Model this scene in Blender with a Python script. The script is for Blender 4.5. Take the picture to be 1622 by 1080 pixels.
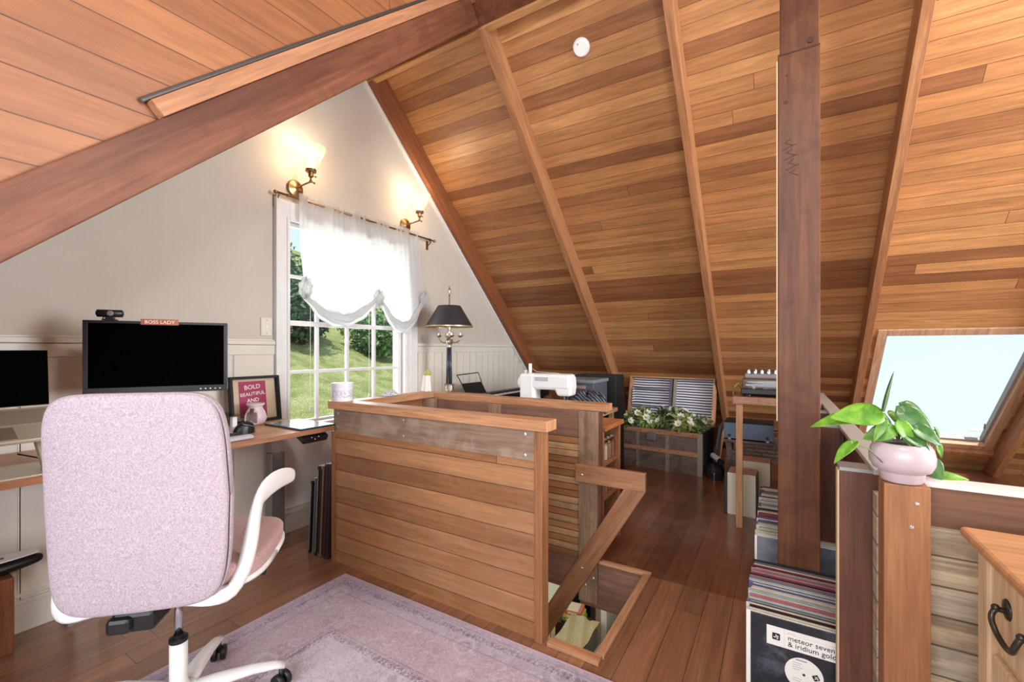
import bpy, bmesh, math, random
from mathutils import Vector, Matrix, Euler
random.seed(7)
for o in list(bpy.data.objects): bpy.data.objects.remove(o)
SC = bpy.context.scene; COL = SC.collection
R = math.radians
# ------------------------------------------------------------ camera, sky, lights, exposure
cd = bpy.data.cameras.new('camera'); cam = bpy.data.objects.new('camera', cd); COL.objects.link(cam)
cd.sensor_width = 36.0; cd.lens = 36.0*695.5/1622; cd.shift_y = 13.0/1622; cd.clip_start = .05; cd.clip_end = 400
cam.location = (2.764, 0, 1.2); cam.rotation_euler = (R(90), 0, R(31.37)); SC.camera = cam
W = bpy.data.worlds.new('sky'); SC.world = W; W.use_nodes = True
wn = W.node_tree; wn.nodes.clear()
wo = wn.nodes.new('ShaderNodeOutputWorld'); wb = wn.nodes.new('ShaderNodeBackground')
tc = wn.nodes.new('ShaderNodeTexCoord'); sx = wn.nodes.new('ShaderNodeSeparateXYZ'); wr = wn.nodes.new('ShaderNodeValToRGB')
nz = wn.nodes.new('ShaderNodeTexNoise'); nz.inputs['Scale'].default_value = 3.0; nz.inputs['Detail'].default_value = 5
ad = wn.nodes.new('ShaderNodeMath'); ad.operation = 'MULTIPLY_ADD'; ad.inputs[1].default_value = .35
wn.links.new(tc.outputs['Generated'], sx.inputs[0]); wn.links.new(tc.outputs['Generated'], nz.inputs['Vector'])
wn.links.new(nz.outputs['Fac'], ad.inputs[0]); wn.links.new(sx.outputs['Z'], ad.inputs[2])
wn.links.new(ad.outputs[0], wr.inputs[0]); wn.links.new(wr.outputs[0], wb.inputs[0]); wn.links.new(wb.outputs[0], wo.inputs[0])
wr.color_ramp.elements[0].position = .12; wr.color_ramp.elements[0].color = (.76,.88,.98,1)
wr.color_ramp.elements[1].position = .75; wr.color_ramp.elements[1].color = (.55,.76,.95,1)
wb.inputs['Strength'].default_value = .86
def light(name, kind, loc, energy, color=(1,1,1), rot=(0,0,0), size=1, sizey=None, radius=None, spread=None):
    l = bpy.data.lights.new(name, kind); l.energy = energy; l.color = color
    if kind == 'AREA':
        l.shape = 'RECTANGLE'; l.size = size; l.size_y = sizey or size
        if spread: l.spread = R(spread)
    elif kind == 'SUN': l.angle = R(3)
    else: l.shadow_soft_size = radius or .03
    o = bpy.data.objects.new(name, l); COL.objects.link(o); o.location = loc; o.rotation_euler = [R(a) for a in rot]
    return o
# daylight of the outdoors
light('sun_light', 'SUN', (-30,-30,40), 3.8, (1,.97,.90), (20,0,27))
# daylight through the dormer window behind the camera, and through the window in the far right gable
light('dormer_daylight', 'AREA', (2.9,-1.62,1.75), 95, (.93,.97,1), (90,0,0), 3.0, 1.5)
light('gable_daylight', 'AREA', (6.78,2.2,1.6), 190, (.93,.97,1), (0,90,0), 1.6, 1.7)
# fill light added inside an invented globe lamp above the camera
light('added_fill_light', 'POINT', (3.0,.62,2.62), 40, (1,.96,.90), radius=.13)
# daylight just outside the casement of the left gable
light('casement_daylight', 'AREA', (-.35,2.2,1.38), 15, (.95,.98,1), (0,-74,0), 1.2, 1.2)
# second added fill light, in an invented globe at the loft's far right
light('added_fill_light', 'POINT', (4.75,2.15,2.62), 85, (1,.96,.90), radius=.13)
# lights added in the room downstairs
light('downstairs_added_light', 'POINT', (1.6,4.2,-.75), 26, (1,.86,.62), radius=.2)
light('downstairs_added_side_light', 'AREA', (-1.2,3.6,-1.2), 12, (1,.95,.85), (0,-90,0), 1.4, 1.4)
SC.view_settings.view_transform = 'Standard'; SC.view_settings.look = 'None'
SC.view_settings.exposure = 0.45; SC.view_settings.gamma = 1.0; SC.view_settings.use_curve_mapping = False

# ------------------------------------------------------------ materials
def lin(c):
    return tuple((x/255/12.92 if x/255 <= .04045 else ((x/255+.055)/1.055)**2.4) for x in c) + (1,)
MATS = {}
class NT:
    def __init__(s, name):
        s.m = bpy.data.materials.new(name); s.m.use_nodes = True; s.t = s.m.node_tree; s.n = s.t.nodes
        s.b = s.n['Principled BSDF']; MATS[name] = s.m
    def new(s, k, **kw):
        x = s.n.new(k)
        for a, v in kw.items(): setattr(x, a, v)
        return x
    def l(s, a, b): s.t.links.new(a, b)
    def math(s, op, a, b=None, c=None):
        x = s.new('ShaderNodeMath', operation=op)
        for i, v in enumerate((a, b, c)):
            if v is None: continue
            if isinstance(v, (int, float)): x.inputs[i].default_value = v
            else: s.l(v, x.inputs[i])
        return x.outputs[0]
    def dot(s, v, d):
        x = s.new('ShaderNodeVectorMath', operation='DOT_PRODUCT'); s.l(v, x.inputs[0]); x.inputs[1].default_value = d
        return x.outputs['Value']
    def ramp(s, f, cols, const=False):
        x = s.new('ShaderNodeValToRGB'); s.l(f, x.inputs[0]); e = x.color_ramp.elements
        if const: x.color_ramp.interpolation = 'CONSTANT'
        n = len(cols)
        for i, c in enumerate(cols):
            p = i/(n-1) if not const else i/n
            if isinstance(c[0], tuple): p, c = c[1], c[0]
            if i < 2: el = e[i]; el.position = p
            else: el = e.new(p)
            el.color = lin(c)
        return x.outputs[0]
    def mix(s, f, a, b, mode='MIX'):
        x = s.new('ShaderNodeMix', data_type='RGBA', blend_type=mode)
        for i, v in ((0, f), (6, a), (7, b)):
            if isinstance(v, (int, float)): x.inputs[i].default_value = v
            elif isinstance(v, tuple): x.inputs[i].default_value = v
            else: s.l(v, x.inputs[i])
        return x.outputs[2]
    def noise(s, vec, scale=5, detail=4, rough=.55, dist=0):
        x = s.new('ShaderNodeTexNoise'); s.l(vec, x.inputs['Vector'])
        x.inputs['Scale'].default_value = scale; x.inputs['Detail'].default_value = detail
        x.inputs['Roughness'].default_value = rough; x.inputs['Distortion'].default_value = dist
        return x.outputs['Fac']
    def bump(s, h, strength=.2, dist=.01):
        x = s.new('ShaderNodeBump'); s.l(h, x.inputs['Height']); x.inputs['Strength'].default_value = strength
        x.inputs['Distance'].default_value = dist; s.l(x.outputs[0], s.b.inputs['Normal'])
    def obj(s): return s.new('ShaderNodeTexCoord').outputs['Object']
def plain(name, c, rough=.5, metal=0, trans=0, emit=None, coat=0, noise=0, nscale=20, spec=None, sss=0):
    s = NT(name); s.b.inputs['Base Color'].default_value = lin(c)
    s.b.inputs['Roughness'].default_value = rough; s.b.inputs['Metallic'].default_value = metal
    s.b.inputs['Transmission Weight'].default_value = trans
    if coat: s.b.inputs['Coat Weight'].default_value = coat
    if spec is not None: s.b.inputs['Specular IOR Level'].default_value = spec
    if emit: s.b.inputs['Emission Color'].default_value = lin(c); s.b.inputs['Emission Strength'].default_value = emit
    if noise:
        f = s.noise(s.obj(), nscale, 4)
        s.l(s.ramp(f, [tuple(max(0, int(x*(1-noise))) for x in c), c, tuple(min(255, int(x*(1+noise))) for x in c)]), s.b.inputs['Base Color'])
    return s.m
def ds(c, k=.10):
    if isinstance(c[0], tuple): return (ds(c[0], k), c[1])
    l = .3*c[0]+.59*c[1]+.11*c[2]; return tuple(x*(1-k)+l*k for x in c)
def planks(name, cols, across, along, width, length=1.6, seam=.0022, seamdark=.25, rough=.45, grain=.35, grainscale=26, shift=0, stain=None, coat=0, bump=.25, far=None):
    s = NT(name); P = s.obj(); A = s.dot(P, across); B = s.dot(P, along)
    u = s.math('ADD', s.math('DIVIDE', A, width), shift+100.0); idx = s.math('FLOOR', u); fr = s.math('FRACT', u)
    wn1 = s.new('ShaderNodeTexWhiteNoise', noise_dimensions='1D'); s.l(idx, wn1.inputs['W'])
    v = s.math('ADD', s.math('DIVIDE', B, length), s.math('MULTIPLY', wn1.outputs['Value'], 7.3))
    j = s.math('FLOOR', v); fj = s.math('FRACT', v)
    cv = s.new('ShaderNodeCombineXYZ'); s.l(idx, cv.inputs[0]); s.l(j, cv.inputs[1])
    w2 = s.new('ShaderNodeTexWhiteNoise', noise_dimensions='2D'); s.l(cv.outputs[0], w2.inputs['Vector'])
    base = s.ramp(w2.outputs['Value'], [ds(c_) for c_ in cols])
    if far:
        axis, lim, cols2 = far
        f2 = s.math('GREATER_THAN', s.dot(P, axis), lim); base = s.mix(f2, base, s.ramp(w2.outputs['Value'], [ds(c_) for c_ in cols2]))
    g = s.new('ShaderNodeCombineXYZ'); s.l(A, g.inputs[0]); s.l(s.math('MULTIPLY', B, .055), g.inputs[1])
    s.l(s.math('MULTIPLY', w2.outputs['Value'], 9.7), g.inputs[2])
    n1 = s.noise(g.outputs[0], grainscale, 6, .7, .9); n2 = s.noise(g.outputs[0], grainscale*5, 4, .7, .3)
    lo, hi = 1-grain, 1+grain*.55
    m1 = s.new('ShaderNodeMapRange'); s.l(n1, m1.inputs[0]); m1.inputs[1].default_value = .3; m1.inputs[2].default_value = .7
    m1.inputs[3].default_value = lo; m1.inputs[4].default_value = hi
    m2 = s.new('ShaderNodeMapRange'); s.l(n2, m2.inputs[0]); m2.inputs[1].default_value = .3; m2.inputs[2].default_value = .7
    m2.inputs[3].default_value = 1-grain*.6; m2.inputs[4].default_value = 1+grain*.4
    k = s.math('MULTIPLY', m1.outputs[0], m2.outputs[0])
    e = s.math('MULTIPLY', s.math('MINIMUM', fr, s.math('SUBTRACT', 1.0, fr)), width)
    ej = s.math('MULTIPLY', s.math('MINIMUM', fj, s.math('SUBTRACT', 1.0, fj)), length)
    e = s.math('MINIMUM', e, ej)
    sm = s.new('ShaderNodeMapRange'); s.l(e, sm.inputs[0]); sm.inputs[1].default_value = seam*.4; sm.inputs[2].default_value = seam*1.2
    sm.inputs[3].default_value = seamdark; sm.inputs[4].default_value = 1
    k = s.math('MULTIPLY', k, sm.outputs[0])
    c = s.mix(1.0, base, k, 'MULTIPLY')
    if stain:
        col, amt, sc = stain
        f = s.noise(P, sc, 5, .6, .5); mr = s.new('ShaderNodeMapRange'); s.l(f, mr.inputs[0])
        mr.inputs[1].default_value = .5; mr.inputs[2].default_value = .7; mr.inputs[3].default_value = 0; mr.inputs[4].default_value = amt
        c = s.mix(mr.outputs[0], c, lin(col))
    s.l(c, s.b.inputs['Base Color']); s.b.inputs['Roughness'].default_value = rough
    if coat: s.b.inputs['Coat Weight'].default_value = coat; s.b.inputs['Coat Roughness'].default_value = .15
    if bump: s.bump(s.math('ADD', sm.outputs[0], s.math('MULTIPLY', n2, .15)), bump, .004)
    return s.m
def wood(name, cols, along=(0,0,1), scale=14, rough=.5, squash=.06, fine=.25, patches=None, bump=.1):
    s = NT(name); P = s.obj(); al = Vector(along).normalized()
    d = s.dot(P, tuple(al)); sc = s.new('ShaderNodeVectorMath', operation='SCALE'); sc.inputs[0].default_value = tuple(al)
    s.l(s.math('MULTIPLY', d, -(1-squash)), sc.inputs['Scale'])
    v = s.new('ShaderNodeVectorMath', operation='ADD'); s.l(P, v.inputs[0]); s.l(sc.outputs[0], v.inputs[1]); V = v.outputs[0]
    n1 = s.noise(V, scale, 5, .6, .8); n2 = s.noise(V, scale*7, 3, .6, .2)
    mr = s.new('ShaderNodeMapRange'); s.l(n1, mr.inputs[0]); mr.inputs[1].default_value = .25; mr.inputs[2].default_value = .75
    c = s.ramp(mr.outputs[0], [ds(c_) for c_ in cols])
    m2 = s.new('ShaderNodeMapRange'); s.l(n2, m2.inputs[0]); m2.inputs[1].default_value = .3; m2.inputs[2].default_value = .7
    m2.inputs[3].default_value = 1-fine; m2.inputs[4].default_value = 1+fine*.6
    c = s.mix(1.0, c, m2.outputs[0], 'MULTIPLY')
    if patches:
        col, amt, ps = patches
        f = s.noise(P, ps, 4, .6, .6); p = s.new('ShaderNodeMapRange'); s.l(f, p.inputs[0]); p.inputs[1].default_value = .48; p.inputs[2].default_value = .66
        p.inputs[3].default_value = 0; p.inputs[4].default_value = amt; c = s.mix(p.outputs[0], c, lin(col))
    s.l(c, s.b.inputs['Base Color']); s.b.inputs['Roughness'].default_value = rough; s.b.inputs['Specular IOR Level'].default_value = .28
    if bump: s.bump(n2, bump, .004)
    return s.m
SL = .923; cs = 1/math.hypot(1, SL); sn = SL*cs         # far roof slope: down-slope direction (0,cs,-sn)
M_ceil = planks('ceiling_boards', [(132,78,46),(188,126,74),(204,144,86),(150,92,54),(210,154,94),(178,118,68),(196,134,80)], (0,cs,-sn), (1,0,0), .092, 9.5, rough=.42, grain=.36, grainscale=22, seamdark=.35)
M_cheek = planks('dormer_boards', [(146,86,48),(168,104,60),(134,82,52),(166,98,52)], (0,0,1), (0,1,0), .12, 9, rough=.5, grain=.26, grainscale=16, stain=((120,70,45),.4,3))
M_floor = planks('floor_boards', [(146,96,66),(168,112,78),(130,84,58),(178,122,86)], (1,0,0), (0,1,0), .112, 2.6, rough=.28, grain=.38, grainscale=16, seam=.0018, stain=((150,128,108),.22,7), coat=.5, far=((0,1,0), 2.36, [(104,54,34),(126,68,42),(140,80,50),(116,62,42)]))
M_guard = planks('guard_boards', [(150,96,58),(178,120,74),(164,106,62),(190,134,88)], (0,0,1), (1,0,0), .0905, 50, rough=.42, grain=.3, grainscale=22, shift=.243, stain=((190,160,136),.12,9))
M_guardy = planks('guard_boards_side', [(150,92,60),(180,118,76),(166,104,64)], (0,0,1), (0,1,0), .078, 5, rough=.45)
M_slat = planks('narrow_slats', [(176,112,66),(206,148,96),(160,100,62),(222,172,120),(190,150,112)], (0,0,1), (1,0,0), .0385, 5, seam=.003, seamdark=.2, rough=.5, grain=.35, stain=((110,84,66),.5,6))
M_rustic = planks('whitewashed_boards', [(186,158,122),(208,186,154),(172,144,112),(200,182,156)], (0,0,1), (1,0,0), .077, 30, seam=.003, rough=.75, grain=.5, grainscale=24, shift=.325, stain=((110,90,72),.42,9))
M_wallboard = wood('brown_top_board', [(92,60,44),(114,76,56),(128,88,66)], (1,0,0), 9)
M_beam = wood('rafter_redwood', [(92,50,34),(118,68,46),(136,82,56)], (0,math.cos(R(42.8)),math.sin(R(42.8))), 9, patches=((84,44,32),.5,5))
M_rafter = wood('rafter_wood', [(142,90,56),(166,110,70),(184,130,86)], (0,cs,-sn), 14)
M_rafterd = wood('rafter_wood_dark', [(118,64,38),(140,80,46),(156,94,56)], (0,cs,-sn), 14)
M_post = wood('post_wood', [(86,48,28),(112,66,40),(132,82,52)], (0,0,1), 9, patches=((70,38,28),.5,6))
M_post2 = wood('redwood_post', [(84,50,36),(110,68,50),(128,82,62)], (0,0,1), 12, patches=((90,52,42),.5,8))
M_postl = wood('orange_post', [(138,88,54),(162,106,66),(178,122,80)], (0,0,1), 12)
M_ridge = wood('ridge_plank', [(176,120,72),(204,148,96),(220,166,112)], (1,0,0), 10)
M_batten = wood('sloping_batten', [(150,96,64),(172,116,80),(186,130,94)], (0,.734,.679), 12)
M_bracex = wood('level_rail_wood', [(150,98,66),(174,120,84),(190,138,100)], (1,0,0), 14)
M_railx = wood('rail_wood_x', [(176,116,76),(198,140,98),(214,160,118)], (1,0,0), 16, rough=.35)
M_raily = wood('rail_wood_y', [(170,114,80),(192,138,100),(208,156,120)], (0,1,0), 16, rough=.35)
M_grey = wood('weathered_fascia', [(126,98,80),(150,120,98),(166,138,114)], (1,0,0), 14, patches=((186,168,150),.55,4))
M_mauve = wood('mauve_board', [(124,84,66),(146,104,84),(156,114,94)], (1,0,0), 8, patches=((110,74,78),.5,6))
M_oldpost = wood('weathered_post', [(128,98,76),(158,126,98),(180,150,120)], (0,0,1), 16, patches=((112,84,68),.6,9))
M_brace = wood('brace_wood', [(146,94,62),(170,116,80),(188,136,98)], (.54,0,.84), 14)
M_dark = wood('dark_joist', [(70,38,24),(88,50,32),(100,58,38)], (1,0,0), 10)
M_white = plain('white_paint', (222,222,222), .45, noise=.03)
M_wains = plain('cream_wainscot', (212,206,196), .5, noise=.03, nscale=6)
M_wall = plain('warm_grey_plaster', (192,184,174), .85, noise=.035, nscale=3)
M_brass = plain('antique_brass', (158,132,96), .35, 1)
M_black = plain('black_plastic', (22,22,24), .4)
M_blackm = plain('black_matte', (16,17,20), .7)
M_screen = plain('screen_glass', (1,1,1), .8, spec=.02)
M_chrome = plain('chrome', (200,200,204), .15, 1)
M_alu = plain('aluminium', (196,186,168), .38, .35)
M_steel = plain('grey_steel', (150,148,146), .4, .6)
M_wplast = plain('white_plastic', (232,232,232), .3)
M_paper = plain('white_paper', (236,234,228), .7)
M_nut = plain('screw_head', (206,202,196), .35, .8)
M_desk = wood('desk_oak', [(178,128,90),(198,148,106),(208,162,120)], (0,1,0), 12, rough=.4)
M_deskedge = wood('desk_edge', [(146,92,62),(162,106,74),(172,118,84)], (0,1,0), 12)
M_cream = plain('cream_box', (214,204,184), .6)
M_soil = plain('potting_soil', (34,26,22), .9)
def glass(name, tint=(255,255,255), refl=.06):
    s = NT(name); t = s.new('ShaderNodeBsdfTransparent'); t.inputs[0].default_value = lin(tint)
    g = s.new('ShaderNodeBsdfGlossy'); g.inputs['Roughness'].default_value = .03; mx = s.new('ShaderNodeMixShader'); mx.inputs[0].default_value = refl
    s.l(t.outputs[0], mx.inputs[1]); s.l(g.outputs[0], mx.inputs[2]); s.l(mx.outputs[0], s.n['Material Output'].inputs['Surface']); return s.m
M_glass = glass('window_glass', refl=.012); M_cover = glass('clear_cover', (205,210,214), .22)
def shade_glass():
    s = NT('lamp_shade_glass'); t = s.new('ShaderNodeBsdfTransparent'); t.inputs[0].default_value = lin((255,246,236))
    d = s.new('ShaderNodeBsdfTranslucent'); d.inputs[0].default_value = lin((255,236,214)); g = s.new('ShaderNodeBsdfGlossy'); g.inputs['Roughness'].default_value = .1
    m1 = s.new('ShaderNodeMixShader'); m1.inputs[0].default_value = .06; m2 = s.new('ShaderNodeMixShader'); m2.inputs[0].default_value = .08
    s.l(t.outputs[0], m1.inputs[1]); s.l(d.outputs[0], m1.inputs[2]); s.l(m1.outputs[0], m2.inputs[1]); s.l(g.outputs[0], m2.inputs[2])
    s.l(m2.outputs[0], s.n['Material Output'].inputs['Surface']); return s.m
M_shade = shade_glass()
def sheer():
    s = NT('sheer_voile'); t = s.new('ShaderNodeBsdfTransparent'); d = s.new('ShaderNodeBsdfTranslucent'); d.inputs[0].default_value = lin((226,228,230))
    f = s.new('ShaderNodeBsdfDiffuse'); f.inputs[0].default_value = lin((226,224,222)); m1 = s.new('ShaderNodeMixShader'); m1.inputs[0].default_value = .4
    m2 = s.new('ShaderNodeMixShader'); s.l(d.outputs[0], m1.inputs[1]); s.l(f.outputs[0], m1.inputs[2])
    lw = s.new('ShaderNodeLayerWeight'); lw.inputs[0].default_value = .35
    mr = s.new('ShaderNodeMapRange'); s.l(lw.outputs['Facing'], mr.inputs[0]); mr.inputs[3].default_value = .74; mr.inputs[4].default_value = .98
    s.l(mr.outputs[0], m2.inputs[0]); s.l(t.outputs[0], m2.inputs[1]); s.l(m1.outputs[0], m2.inputs[2])
    s.l(m2.outputs[0], s.n['Material Output'].inputs['Surface']); return s.m
M_sheer = sheer()
def fabric(name, c1, c2, scale=260):
    s = NT(name); P = s.obj(); n = s.noise(P, scale, 3, .7); n2 = s.noise(P, 5, 3)
    mr = s.new('ShaderNodeMapRange'); s.l(n, mr.inputs[0]); mr.inputs[1].default_value = .35; mr.inputs[2].default_value = .65
    c = s.mix(mr.outputs[0], lin(c1), lin(c2)); s.l(c, s.b.inputs['Base Color']); s.b.inputs['Roughness'].default_value = .95
    s.b.inputs['Sheen Weight'].default_value = .2; s.bump(n, .35, .002); return s.m
M_pink = fabric('pink_melange_fabric', (150,133,142), (188,172,181))
M_pinkseat = fabric('rose_seat_fabric', (164,124,124), (200,166,164))
# ------------------------------------------------------------ geometry helpers
class MB:
    def __init__(s): s.bm = bmesh.new()
    def box(s, x, y, z, rot=None, piv=None):
        r = bmesh.ops.create_cube(s.bm, size=1); vs = r['verts']
        c = Vector(((x[0]+x[1])/2, (y[0]+y[1])/2, (z[0]+z[1])/2)); d = (x[1]-x[0], y[1]-y[0], z[1]-z[0])
        for v in vs: v.co = Vector((v.co.x*d[0], v.co.y*d[1], v.co.z*d[2])) + c
        if rot is not None:
            p = Vector(piv) if piv else c; m = Euler([R(a) for a in rot]).to_matrix()
            for v in vs: v.co = m @ (v.co-p) + p
        return s
    def prism(s, pts, ext):
        """polygon pts (3D list) extruded along ext"""
        e = Vector(ext); a = [s.bm.verts.new(p) for p in pts]; b = [s.bm.verts.new(Vector(p)+e) for p in pts]; n = len(pts)
        s.bm.faces.new(a); s.bm.faces.new(b[::-1])
        for i in range(n): s.bm.faces.new((a[i], b[i], b[(i+1) % n], a[(i+1) % n]))
        return s
    def lathe(s, prof, c=(0,0,0), n=32, axis=None, caps=True):
        M = Matrix.Identity(3)
        if axis is not None: M = Vector((0,0,1)).rotation_difference(Vector(axis)).to_matrix()
        rings = []
        for r, z in prof:
            rings.append([s.bm.verts.new(M @ Vector((r*math.cos(2*math.pi*i/n), r*math.sin(2*math.pi*i/n), z)) + Vector(c)) for i in range(n)])
        for a, b in zip(rings, rings[1:]):
            for i in range(n): s.bm.faces.new((a[i], a[(i+1) % n], b[(i+1) % n], b[i]))
        if caps: s.bm.faces.new(rings[0][::-1]); s.bm.faces.new(rings[-1])
        return s
    def tube(s, path, r, n=10, r2=None, flat=None, up=(0,0,1)):
        """swept tube; r may be list; flat=(a,b) ellipse multipliers"""
        P = [Vector(p) for p in path]; rings = []; U = Vector(up)
        for i, p in enumerate(P):
            t = (P[min(i+1, len(P)-1)] - P[max(i-1, 0)]).normalized(); a = t.cross(U)
            if a.length < 1e-4: a = t.cross(Vector((1,0,0)))
            a.normalize(); b = a.cross(t).normalized(); rr = r[i] if isinstance(r, (list, tuple)) else r
            fa, fb = (flat[i] if isinstance(flat, list) else flat) if flat else (1, 1)
            rings.append([s.bm.verts.new(p + a*rr*fa*math.cos(2*math.pi*k/n) + b*rr*fb*math.sin(2*math.pi*k/n)) for k in range(n)])
        for a, b in zip(rings, rings[1:]):
            for i in range(n): s.bm.faces.new((a[i], a[(i+1) % n], b[(i+1) % n], b[i]))
        s.bm.faces.new(rings[0][::-1]); s.bm.faces.new(rings[-1]); return s
    def ball(s, c, r, sc=(1,1,1), seg=16):
        q = bmesh.ops.create_uvsphere(s.bm, u_segments=seg, v_segments=max(6, seg//2), radius=r)
        for v in q['verts']: v.co = Vector((v.co.x*sc[0], v.co.y*sc[1], v.co.z*sc[2])) + Vector(c)
        return s
    def grid(s, f, nu, nv):
        vs = [[s.bm.verts.new(f(i/nu, j/nv)) for j in range(nv+1)] for i in range(nu+1)]
        for i in range(nu):
            for j in range(nv): s.bm.faces.new((vs[i][j], vs[i+1][j], vs[i+1][j+1], vs[i][j+1]))
        return s
    def xf(s, rot=(0,0,0), loc=(0,0,0)):
        m = Euler([R(a) for a in rot]).to_matrix()
        for v in s.bm.verts: v.co = m @ v.co + Vector(loc)
        return s
def rootloc(o):
    t = Vector((0,0,0))
    while o is not None: t += o.location; o = o.parent
    return t
def build(name, mb, mat, parent=None, local=False, smooth=False, bevel=0, solid=0, sub=0, thinoff=0):
    if parent is not None and not local:
        t = rootloc(parent)
        for v in mb.bm.verts: v.co -= t
    bmesh.ops.recalc_face_normals(mb.bm, faces=mb.bm.faces)
    me = bpy.data.meshes.new(name); mb.bm.to_mesh(me); mb.bm.free()
    o = bpy.data.objects.new(name, me); COL.objects.link(o)
    for m in (mat if isinstance(mat, list) else [mat]): me.materials.append(m)
    if parent is not None: o.parent = parent
    if smooth:
        for p in me.polygons: p.use_smooth = True
    if solid: md = o.modifiers.new('thick', 'SOLIDIFY'); md.thickness = solid; md.offset = thinoff
    if bevel: md = o.modifiers.new('bevel', 'BEVEL'); md.width = bevel; md.segments = 2; md.limit_method = 'ANGLE'
    if sub: md = o.modifiers.new('sub', 'SUBSURF'); md.levels = sub; md.render_levels = sub
    return o
def tag(o, label, cat, group=None):
    o['label'] = label; o['category'] = cat
    if group: o['group'] = group
    return o
def thing(name, label, cat, loc=(0,0,0), rz=0, group=None):
    o = bpy.data.objects.new(name, None); COL.objects.link(o); o.empty_display_size = .1
    o.location = loc; o.rotation_euler = (0,0,R(rz)); tag(o, label, cat, group); return o
def struct(name, mb, mat, parent=None, **k):
    o = build(name, mb, mat, parent, **k)
    if parent is None: o['kind'] = 'structure'
    return o
def B(x, y, z, **k): return MB().box(x, y, z, **k)
def text(name, body, size, mat, M, parent, extrude=.0006, align='LEFT'):
    """writing as mesh; M = world matrix of the text plane"""
    c = bpy.data.curves.new(name, 'FONT'); c.body = body; c.size = size; c.extrude = extrude; c.align_x = align; c.resolution_u = 3
    o = bpy.data.objects.new(name+'_c', c); COL.objects.link(o); bpy.context.view_layer.update()
    me = bpy.data.meshes.new_from_object(o.evaluated_get(bpy.context.evaluated_depsgraph_get()))
    bpy.data.objects.remove(o); bpy.data.curves.remove(c)
    me.materials.clear(); me.materials.append(mat); me.transform(M)
    if parent is not None:
        me.transform(Matrix.Translation(-rootloc(parent)))
    o = bpy.data.objects.new(name, me); COL.objects.link(o)
    if parent is not None: o.parent = parent
    return o
def frame_mat(origin, xdir, ydir):
    x = Vector(xdir).normalized(); y = Vector(ydir).normalized(); z = x.cross(y)
    m = Matrix((( x.x,y.x,z.x,origin[0]),(x.y,y.y,z.y,origin[1]),(x.z,y.z,z.z,origin[2]),(0,0,0,1))); return m
def copy_thing(root, loc, rot=None, label=None):
    r = root.copy(); COL.objects.link(r); r.location = loc
    if rot is not None: r.rotation_euler = rot
    if label: r['label'] = label
    for ch in list(root.children):
        c = ch.copy(); COL.objects.link(c); c.parent = r
        for g in list(ch.children):
            d = g.copy(); COL.objects.link(d); d.parent = c
    return r
# ============================================================ THE SETTING
RX0, RX1 = 0.0, 6.9
# far slope: rafter undersides z = 5.426-.923Y ; boards z = 5.65-.923Y.  near slope undersides z = 1.164+.925Y
def zf(y, off=0): return 5.426 - SL*y + off
def zn(y, off=0): return 1.164 + .925*y + off
YR, ZR = 2.306, 3.297
# floor with the stair opening
OX0, OX1, OY0, OY1 = .66, 2.15, 1.63, 2.345
f = MB()
for x, y in (((-.05,OX0),(-1.7,6.3)), ((OX1,RX1),(-1.7,6.3)), ((OX0,OX1),(-1.7,OY0)), ((OX0,OX1),(OY1,6.3))): f.box(x, y, (-.03,0))
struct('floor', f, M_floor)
j = MB()
for x, y in (((-.05,OX0-.03),(-1.7,6.3)), ((OX1+.03,RX1),(-1.7,6.3)), ((OX0-.03,OX1+.03),(-1.7,OY0-.03)), ((OX0-.03,OX1+.03),(OY1+.03,6.3))): j.box(x, y, (-.18,-.03))
struct('trim_1', j, M_dark)
# lining boards of the stairwell and the trim that frames it
def lining(x, y, z, m): return B(x, y, z)
struct('trim_2', MB().box((1.79,OX1+.03),(OY1,OY1+.03),(-.25,-.001)).box((OX0-.03,1.79),(OY1,OY1+.03),(-.185,-.001)), M_mauve)
struct('trim_3', B((OX1,OX1+.03),(OY0,OY1),(-.25,-.001)), M_dark)
struct('trim_4', B((OX0-.03,OX1+.03),(OY0-.03,OY0),(-.25,-.001)), M_dark)
struct('trim_5', B((1.96,OX1+.03),(OY0-.045,OY0),(0,.018)), M_railx, bevel=.003)
struct('trim_6', B((OX1,OX1+.035),(OY0,OY1),(0,.018)), M_raily, bevel=.003)
struct('trim_7', B((1.9,OX1+.035),(OY1,OY1+.03),(0,.018)), M_railx, bevel=.003)
# left gable wall with its window opening: built from pieces
WY0, WY1, WZ0, WZ1 = 1.70, 2.73, .70, 2.045
g = MB(); t = -.12
def gp(pts): g.prism([(0,a,b) for a, b in pts], (t,0,0))
gp([(-1.7,-.25),(WY0,-.25),(WY0,zn(WY0,.3)),(-1.0,zn(-1.0,.3)),(-1.7,.6)])
gp([(WY0,-.25),(WY1,-.25),(WY1,WZ0),(WY0,WZ0)])
gp([(WY0,WZ1),(WY1,WZ1),(WY1,zf(WY1,.3)),(YR,ZR+.3),(WY0,zn(WY0,.3))])
gp([(WY1,-.25),(6.3,-.25),(zf(0)/SL+.2,0),(WY1,zf(WY1,.3))])
struct('wall_left', g, M_wall)
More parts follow.
